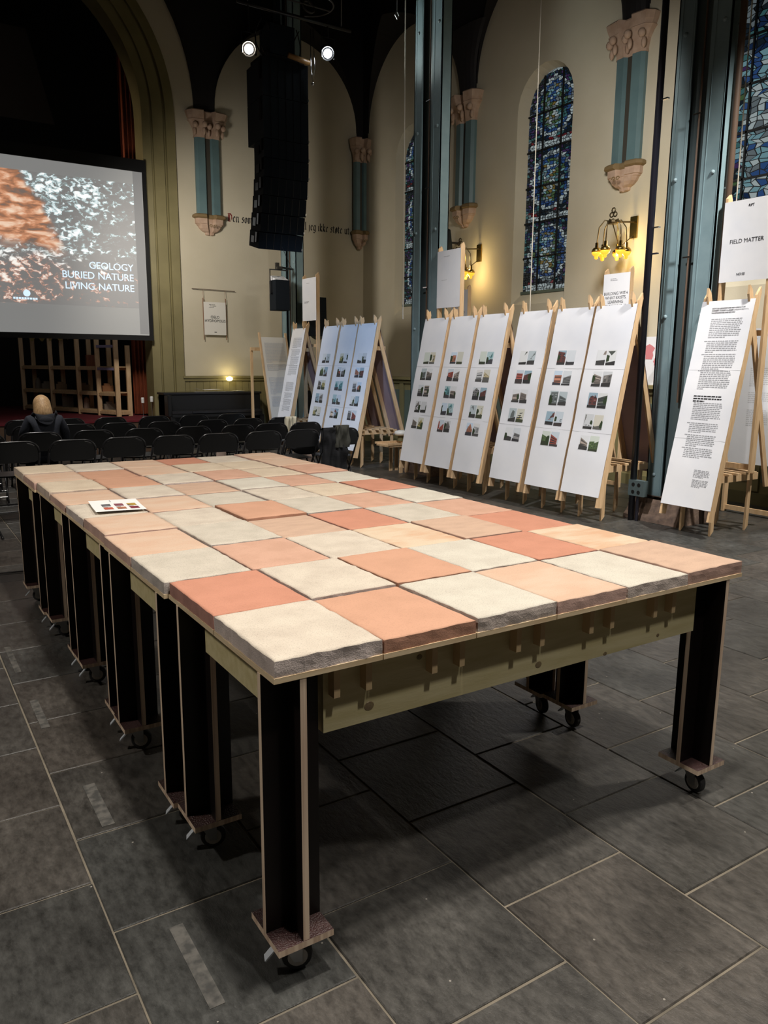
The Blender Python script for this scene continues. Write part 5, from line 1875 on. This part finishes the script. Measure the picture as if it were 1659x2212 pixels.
for i, s in enumerate(postS):
    p = rack_pt(s)
    for bk in (0, 1):
        q = p + dv * bk
        MB().box((q.x - .04, q.y - .03, 0), (q.x + .04, q.y + .03, 1.75 if not (i == 4 and bk) else 1.3)).build('upright', M_WOOD if not bk else M_WOOD, sh_t)
    MB().bar(p + Vector((0, 0, .06)), p + dv + Vector((0, 0, .06)), .06, .05, (0, 0, 1)).build('foot_rail', M_WOOD, sh_t)
for a, c in zip(postS[:-1], postS[1:]):
    pa, pc = rack_pt(a), rack_pt(c)
    for z in (.06, .40, .87):
        MB().bar(pa + Vector((0, 0, z)), pc + Vector((0, 0, z)), .05, .05, (0, 0, 1)).bar(pa + dv + Vector((0, 0, z)), pc + dv + Vector((0, 0, z)), .05, .04, (0, 0, 1)).build('shelf_rail', M_WOOD, sh_t)
        v4 = [pa, pc, pc + dv, pa + dv]
        MB().add([tuple(q + Vector((0, 0, z + .026))) for q in v4] + [tuple(q + Vector((0, 0, z + .045))) for q in v4], [(0, 3, 2, 1), (4, 5, 6, 7), (0, 1, 5, 4), (1, 2, 6, 5), (2, 3, 7, 6), (3, 0, 4, 7)]).build('shelf_board', M_WOOD, sh_t)
for z in (.67, 1.08):
    p, q = rack_pt(.82), rack_pt(1.0)
    MB().bar(p + Vector((0, -.02, z + .2)), q + Vector((0, -.02, z + .2)), .05, .04, (0, 0, 1)).build('lilac_rail', M_LILAC, sh_t)
MSP = [(.10, .03, 'clay_model', 'rounded clay model on the middle shelf of the timber rack, left bay', M_CLAY, .40, 'cone'), (.20, .0, 'clay_model', 'low clay block on the middle shelf of the timber rack, left bay', M_CLAY, .40, 'block'),
       (.36, .02, 'card_model', 'beige card model on the middle shelf of the timber rack, second bay', M_KRAFT, .40, 'block'), (.60, .02, 'card_model', 'pale card block on the middle shelf of the timber rack, third bay', M_KRAFT, .40, 'block'),
       (.62, .04, 'clay_model', 'white domed model at the foot of the timber rack, third bay', M_PINK, .06, 'cone'), (.85, .03, 'clay_model', 'long stone slab at the foot of the timber rack, right bay', M_CLAY, .06, 'block'),
       (.84, .0, 'orange_box', 'orange box on the middle shelf of the timber rack, right bay', M_BOXO, .40, 'block'), (.42, .05, 'clay_model', 'row of clay lumps at the foot of the timber rack, second bay', M_CLAY, .06, 'block'),
       (.70, .05, 'card_model', 'upright wooden sheet on the upper shelf of the timber rack, third bay', M_WOODRB, .87, 'block')]
for s, o_, nm, lb, mm, z, kind in MSP:
    p = rack_pt(s) + dv * .55
    b = MB()
    if kind == 'cone':
        b.lathe([(.06, 0), (.06, .10), (.045, .19), (.015, .22)], 12)
    else:
        b.box((-.10, -.05, 0), (.10, .05, .11 + .10 * (o_ > .04)), 0).box((-.06, -.035, .11), (.045, .035, .15))
    o = b.build(nm, mm)
    o.location = (p.x, p.y, .56 + z + .046)
    tag(o, lb, 'model', 'models on the timber rack')
for i, (s, lb) in enumerate(((.16, 'torn yellow paper sheet hanging in the upper left bay of the timber rack'), (.38, 'torn yellow paper sheet hanging in the upper second bay of the timber rack'))):
    p = rack_pt(s) + dv * .4
    b = MB()
    b.grid(lambda u, v: (p.x - .17 + .36 * u, p.y + .01 * math.sin(u * 8), 2.36 - (.36 + .05 * math.sin(u * 12 + i)) * v), 10, 4)
    n = len(b.v)
    b.v += [(a, c + .003, d) for a, c, d in b.v]; b.f += [tuple(reversed([k_ + n for k_ in f])) for f in b.f[:]]; b.m = [0] * len(b.f)
    tag(b.build('yellow_sheet', M_YELP, fix=False), lb, 'paper', 'torn sheets in the timber rack')
for i, (x, y, z, lb) in enumerate(((3.33, 13.0, .88, 'small white lamp on a thin stand at the chancel arch, left of two'), (3.48, 12.95, .90, 'small white lamp on a thin stand at the chancel arch, right of two'))):
    t = thing('stand_lamp', lb, 'lamp', (x, y, .56), 0, 'small lamps on thin stands by the arch')
    MB().lathe([(.035, 0), (.035, .006), (.004, .012), (.004, z - .62)], 8).build('stand_rod', M_ZINC, t)
    MB().lathe([(.028, z - .62), (.030, z - .54), (.024, z - .52)], 12).build('lamp_head', M_WHITEP, t)

# ================================================================== UPRIGHT PIANO, LAMP AND SHEETS AT THE BACK WALL
pi = thing('upright_piano', 'black upright piano against the back wall with its cover rolled up', 'piano', (4.50, 12.48, 0))
MB().box((-.93, -.02, .08), (.93, .34, .98)).box((-.93, -.22, .60), (-.86, .34, .98)).build('case', M_BLACK, pi, bevel=.008)
MB().box((-.95, -.04, .98), (.95, .36, 1.02)).build('lid', M_BLACKM, pi, bevel=.006)
MB().box((-.87, -.26, .58), (.87, -.02, .64)).build('key_bed', M_BLACK, pi, bevel=.006)
MB().box((-.87, -.255, .64), (.87, -.03, .70)).build('fallboard', M_BLACKM, pi, bevel=.01)
for s in (-1, 1):
    MB().box((s * .86 - .04, -.25, 0), (s * .86 + .04, .34, .60)).build('leg', M_BLACK, pi)
MB().box((-.86, .02, .02), (.86, .05, .58)).build('knee_panel', M_BLACK, pi)
MB().box((-.50, -.285, .66), (.30, -.262, .685)).build('music_ledge', M_CHROME if False else M_BLACKM, pi)
ph_ = thing('stacked_sheets', 'low stack of pale sheets lying on the piano lid', 'papers', (4.62, 12.62, 1.022))
MB().grid(lambda u, v: (-.42 + .95 * u, -.10 + .2 * v, .055 * (1 - u) * (1 - .3 * math.sin(u * 9)) + .006), 12, 3).grid(lambda u, v: (-.42 + .95 * u, -.10 + .2 * v, .0), 12, 3).build('sheets', M_PAPER, ph_, fix=False)
wl = thing('piano_lamp', 'small glowing wall lamp above the piano', 'lamp', (4.95, 12.80, 1.255))
MB().ball((0, 0, 0), .055, 14, 0, (1.15, 1, .75)).build('bulb', M_GLOWS, wl, smooth=True)
MB().tube([(0, 0, .03), (-.03, .04, .05), (-.06, .075, .045)], .008, 6).build('arm', M_BRASS, wl)
ll = light('piano_lamp_light', 'POINT', (4.95, 12.70, 1.30), (4.95, 12, 1.2), 2.2, (1.0, .80, .35), .05)
hs = thing('hanging_sheet', 'white sheet reading OSLO HYDROPOLIS hanging on the back wall left of the loudspeaker column', 'sign', (4.715, 12.84, 0))
s_ = MB()
s_.grid(lambda u, v: (-.215 + .43 * u, -.0008 * math.sin(v * 6), 2.07 + .60 * v), 4, 6)
n = len(s_.v)
s_.v += [(a, c + .0015, d) for a, c, d in s_.v]; s_.f += [tuple(reversed([i + n for i in f])) for f in s_.f[:]]; s_.m = [0] * len(s_.f)
hss = s_.build('sheet', mat('paper_cream', (.70, .68, .62), .7), hs, fix=False)
for s in (-1, 1):
    MB().tube([(s * .21, .0, 2.68), (s * .215, .02, 2.89)], .003, 5).tube([(s * .222, .012, 1.98), (s * .222, .012, 2.74)], .007, 6).build('post_edge', M_WOODK, hs)
MB().tube([(-.42, .025, 2.90), (.42, .025, 2.89)], .006, 6).build('hanging_rod', M_CABLE, hs)
place_text('OSLO\nHYDROPOLIS', .068, M_INK, (0, -.0034, 2.375), (1, 0, 0), (0, 0, 1), hss, 'CENTER', 'lettering', 1.0)
b = MB()
for i in range(3):
    text_block(b, .11 - .02 * (i % 2), -.13, 2.625 - i * .022, 2.62 - i * .022, lambda y, z: (-y, -.0028, z), .016, 0, 40 + i)
b.box((-.02, -.0032, 2.115), (.025, -.0022, 2.13))
b.build('small_text', M_INK, hss, fix=False)['kind'] = 'stuff'
# text sheet leaning beside the farthest column; cream tint imitates light through the paper
ls = thing('leaning_sheet', 'cream text sheet on a leaning pine rail left of the farthest blue column', 'display stand', (5.15, 11.75, 0))
LNP = lambda y, z, o=0.0: (y + (2.02 - z) * .125, 0.02 - o, z)
l_ = MB()
l_.grid(lambda u, v: LNP(.0 + .50 * u, .42 + 1.60 * v), 4, 10)
n = len(l_.v)
l_.v += [(a, c + .002, d) for a, c, d in l_.v]; l_.f += [tuple(reversed([i + n for i in f])) for f in l_.f[:]]; l_.m = [0] * len(l_.f)
lso = l_.build('paper_banner', MATS['paper_cream'], ls, fix=False)
b = MB()
for z1, z0 in ((1.92, 1.58), (1.54, 1.42), (1.30, 1.0), (.95, .78)):
    text_block(b, -.06, -.47, z1, z0, lambda y, z: LNP(-y, z, .003), .021, 0, int(z1 * 91))
bt = b.build('body_text', M_INKL, lso, fix=False)
bt['kind'] = 'stuff'
MB().bar((-.012, .04, 2.10), (.215, .04, .30), .045, .03, (0, 1, 0)).build('rail', M_WOOD, ls)
MB().bar((.51, .04, 2.10), (.735, .04, .30), .045, .03, (0, 1, 0)).build('rail', M_WOOD, ls)
for x in (-.07, .45):
    MB().box((x, .30, 0), (x + .045, .33, 1.84)).build('post', M_WOOD, ls)
for x in (.22, .70):
    MB().box((x, .03, 0), (x + .04, .055, .40)).build('leg', M_WOOD, ls)
MB().box((-.07, .27, 1.78), (.50, .30, 1.84)).build('top_rail', M_WOOD, ls)
MB().box((-.05, .06, .36), (.74, .30, .40)).build('shelf_board', M_WOOD, ls)

# ================================================================== LOUDSPEAKERS AROUND THE COLUMNS
t = thing('wall_loudspeaker', 'black loudspeaker in a yoke clamped to the farthest blue column', 'loudspeaker', (5.45, 11.50, 2.48))
MB().box((-.15, -.10, 0), (.13, .16, .52)).build('cabinet', M_CAB, t, bevel=.006)
MB().add([(-.14, -.10, .525), (.10, -.10, .525), (.13, .16, .61), (-.14, .16, .61), (-.14, -.10, .52), (.10, -.10, .52), (.13, .16, .52), (-.14, .16, .52)],
         [(0, 1, 2, 3), (4, 7, 6, 5), (0, 4, 5, 1), (1, 5, 6, 2), (2, 6, 7, 3), (3, 7, 4, 0)]).build('pale_top', M_PAPER, t)
MB().tube([(.02 + .05 * math.cos(2 * PI * k_ / 16), .05 + .05 * math.sin(2 * PI * k_ / 16), .577 + .33 * .05 * math.sin(2 * PI * k_ / 16)) for k_ in range(17)], .004, 5).build('top_emblem', M_INKG, t)
MB().tube([(-.19, .03, .28), (-.19, .03, .70), (.16, .03, .70)], .014, 6).tube([(-.19, .03, .30), (-.14, .03, .30)], .02, 8).build('yoke', M_BLACKM, t)
MB().box((-.06, .0, .71), (.04, .10, .76)).tube([(-.02, .05, .75), (.34, .20, .75)], .018, 8).box((-.08, .0, .76), (-.02, .06, .82)).build('clamp', M_BLACKM, t)
t = thing('wall_loudspeaker', 'black tilted loudspeaker behind the bluish title sheet', 'loudspeaker', (6.02, 11.16, 2.06))
MB().prism([(-.02, -.02), (.16, -.02), (.20, .64), (.0, .66)], 'x', -.20, .16).build('cabinet', M_CAB, t)
MB().tube([(0, .16, .3), (0, .5, .3)], .02, 6).build('bracket', M_BLACKM, t)
MB().lathe([(.20, 0), (.20, .02)], 20, (.12, .26, .12), Matrix.Rotation(PI / 2, 3, 'X')).build('round_back', M_PANELG, t)
t = thing('wall_loudspeaker', 'black wedge loudspeaker on the right wall above the far brass lamp', 'loudspeaker', (7.62, 9.66, 3.42))
MB().prism([(-.16, .0), (.12, .02), (.06, .38), (-.10, .42)], 'y', -.16, .16).build('cabinet', M_CAB, t)
MB().tube([(.06, 0, .2), (.38, 0, .2)], .02, 6).build('bracket', M_BLACKM, t)

# ================================================================== BRASS WALL LAMPS


def wall_lamp(label, Y, Z):
    t = thing('wall_lamp', label, 'wall lamp', (WX - .42, Y, Z))
    t['group'] = 'brass wall lamps with amber glasses'
    MB().box((.40, -.06, -.16), (.42, .06, .12)).build('wall_plate', M_BRASS, t)
    MB().tube([(.41, 0, .05), (.1, 0, .02), (0, 0, .0)], .012, 6).tube([(.41, 0, -.12), (.15, 0, -.30), (0, 0, -.02)], .008, 6).build('bracket', M_BRONZE, t)
    MB().lathe([(.06, -.02), (.075, 0), (.075, .025), (.03, .03), (.012, .05)], 12).build('hub', M_BRONZE, t)
    f = MB()
    for dx, dz in ((-.03, .10), (.03, .10), (0, .155)):
        f.tube([(0, dx + .028 * math.cos(2 * PI * k_ / 12), dz + .028 * math.sin(2 * PI * k_ / 12)) for k_ in range(13)], .009, 6)
    f.build('finial', M_BRONZE, t, smooth=True)
    for k_ in range(6):
        a = 2 * PI * (k_ + .3) / 6
        c, s = math.cos(a), math.sin(a)
        r = .19
        arm = MB()
        arm.tube([(c * .05, s * .05, .02), (c * r * .55, s * r * .55, .03), (c * r * .9, s * r * .9, -.06), (c * r, s * r, -.26)], .008, 6)
        ao = arm.build('arm', M_BRONZE, t, smooth=True)
        MB().lathe([(.020, -.25), (.022, -.31), (.04, -.315), (.062, -.34), (.068, -.365), (.058, -.37)], 12, (c * r, s * r, 0)).build('cup', M_BRASS, ao, smooth=True)
        MB().lathe([(.060, -.365), (.062, -.385), (.042, -.41), (.026, -.42), (.024, -.45), (.008, -.462)], 12, (c * r, s * r, 0)).build('amber_glass', M_AMBER, ao, smooth=True)
    light('wall_lamp_light', 'POINT', (WX - .30, Y, Z - .42), (WX, Y, Z), 7.0, (1.0, .72, .30), .05)
    light('wall_lamp_light', 'POINT', (WX - .30, Y, Z - .16), (WX, Y, Z), 5.0, (1.0, .74, .32), .04)
    return t


wall_lamp('brass six-armed wall lamp with amber glasses above the BUILDING WITH WHAT EXISTS sheet', 5.86, 3.40)
wall_lamp('brass wall lamp with amber glasses half hidden behind the faint title sheet', 9.10, 3.42)

# ================================================================== THINGS ON THE LEDGE OF THE RIGHT WALL
t = thing('map_poster', 'white poster with pink map shapes standing on the ledge behind the black pipe', 'poster', (7.86, 5.22, 1.316))
MB().box((-.004, -.34, 0), (.006, .34, .62)).build('poster_sheet', M_PAPER, t)
b = MB()
rnd = random.Random(5)
for cy, cz, rr in ((.14, .42, .10), (.02, .30, .06), (-.12, .22, .09), (-.2, .48, .07), (.2, .15, .05)):
    pts = []
    for k_ in range(12):
        a = 2 * PI * k_ / 12
        q = rr * rnd.uniform(.55, 1.1)
        pts.append((-.0055, cy + q * math.cos(a), cz + q * math.sin(a)))
    b.add(pts, [tuple(range(12))])
b.build('map_shapes', mat('map_pink', (.62, .22, .24), .6), t, fix=False)
t = thing('desk_lamp', 'jointed desk lamp standing on the ledge before the map poster', 'lamp', (7.72, 5.06, 1.315))
MB().lathe([(.06, 0), (.06, .012), (.01, .02)], 14).build('foot', M_BRONZE, t)
MB().tube([(0, 0, .015), (0, .075, .21)], .008, 6).build('lower_arm', M_BRONZE, t)
MB().tube([(0, .075, .21), (0, -.04, .36)], .008, 6).ball((0, .075, .21), .014, 8).build('upper_arm', M_BRONZE, t)
MB().lathe([(.05, -.08), (.045, -.02), (.02, .01)], 12, (0, -.05, .37), Matrix.Rotation(.5, 3, 'X')).build('lamp_shade', M_BRONZE, t)
t = thing('wall_cupboard', 'red-brown open cupboard standing on the ledge at the right edge', 'cupboard', (7.80, 3.78, 1.316))
for z in (.0, .27, .54):
    MB().box((-.14, -.30, z), (.16, .30, z + .022)).build('shelf', M_WOODRB, t)
for y in (-.30, .28, -.02):
    MB().box((-.14, y, .0), (.16, y + .02, .56)).build('side', M_WOODRB, t)
MB().box((.14, -.3, 0), (.16, .3, .56)).build('back_board', M_WOODRB, t)
MB().box((-.13, .14, .20), (.0, .20, .26)).box((-.10, .04, .022), (.0, .2, .17)).build('white_cards', M_PAPER, t)
t = thing('white_lamp', 'white mushroom-shaped lamp on a pine shelf left of the middle paper stands', 'lamp', (5.72, 8.02, .44))
MB().lathe([(.03, .095), (.085, .085), (.10, .115), (.085, .145), (.03, .16)], 18).build('dome', M_WHITEP, t, smooth=True)
MB().lathe([(.05, 0), (.05, .01), (.04, .085), (.05, .09)], 12).build('glass_base', M_OLIVED, t)
t = thing('low_trestle', 'low pine trestle with plank top between the two groups of paper stands', 'trestle', (5.75, 7.93, 0))
MB().box((-.40, -.18, .385), (.40, .18, .41)).build('plank_top', M_WOOD, t)
for y in (-.19, .165):
    MB().box((-.42, y, .41), (.42, y + .025, .44)).build('edge_rail', M_WOOD, t)
for x in (-.2, -.1, .28):
    for y in (-.15, .12):
        MB().box((x, y, 0), (x + .05, y + .025, .385)).build('leg', M_WOOD, t)
MB().box((-.04, .06, .41), (.04, .14, .44)).build('block', M_WOOD, t)

# ================================================================== CORDS AND CABLES
for lb, x, y, z0, z1 in (('pale cord hanging down in front of the middle window', 6.50, 6.20, 2.2, 6.0), ('pale cord hanging in front of the near window at the right edge', 6.9, 3.62, 2.9, 6.6), ('pale cord hanging by the left side of the middle steel column', 5.76, 8.06, 2.2, 7.0)):
    t = thing('suspension_rope', lb, 'rope', (x, y, 0))
    MB().tube([(0, 0, z0), (.005, .02, (z0 + z1) / 2), (0, .03, z1)], .006, 6).tube([(.02, .018, z0), (.02, .05, z1)], .004, 5).build('cord_line', M_CORD, t)
t = thing('chain_hook', 'bright hook on a thin chain hanging from the vault left of the middle steel column', 'hook', (5.57, 8.0, 6.10))
MB().tube([(0, 0, .08), (0, 0, 1.3)], .006, 6).tube([(0, 0, .08), (.03, 0, .03), (0, 0, -.01), (-.03, 0, .03), (0, 0, .08)], .008, 6).build('chain', M_ZINC, t)
t = thing('floor_cable', 'black cable lying on the floor left of the table', 'cable', (-.3, 4.6, .004))
MB().tube([(-.9, .15, 0.004), (-.3, .02, .004), (.1, .12, .004), (.5, .06, .004)], .006, 6).build('cable_run', M_RUBBER, t, smooth=True)
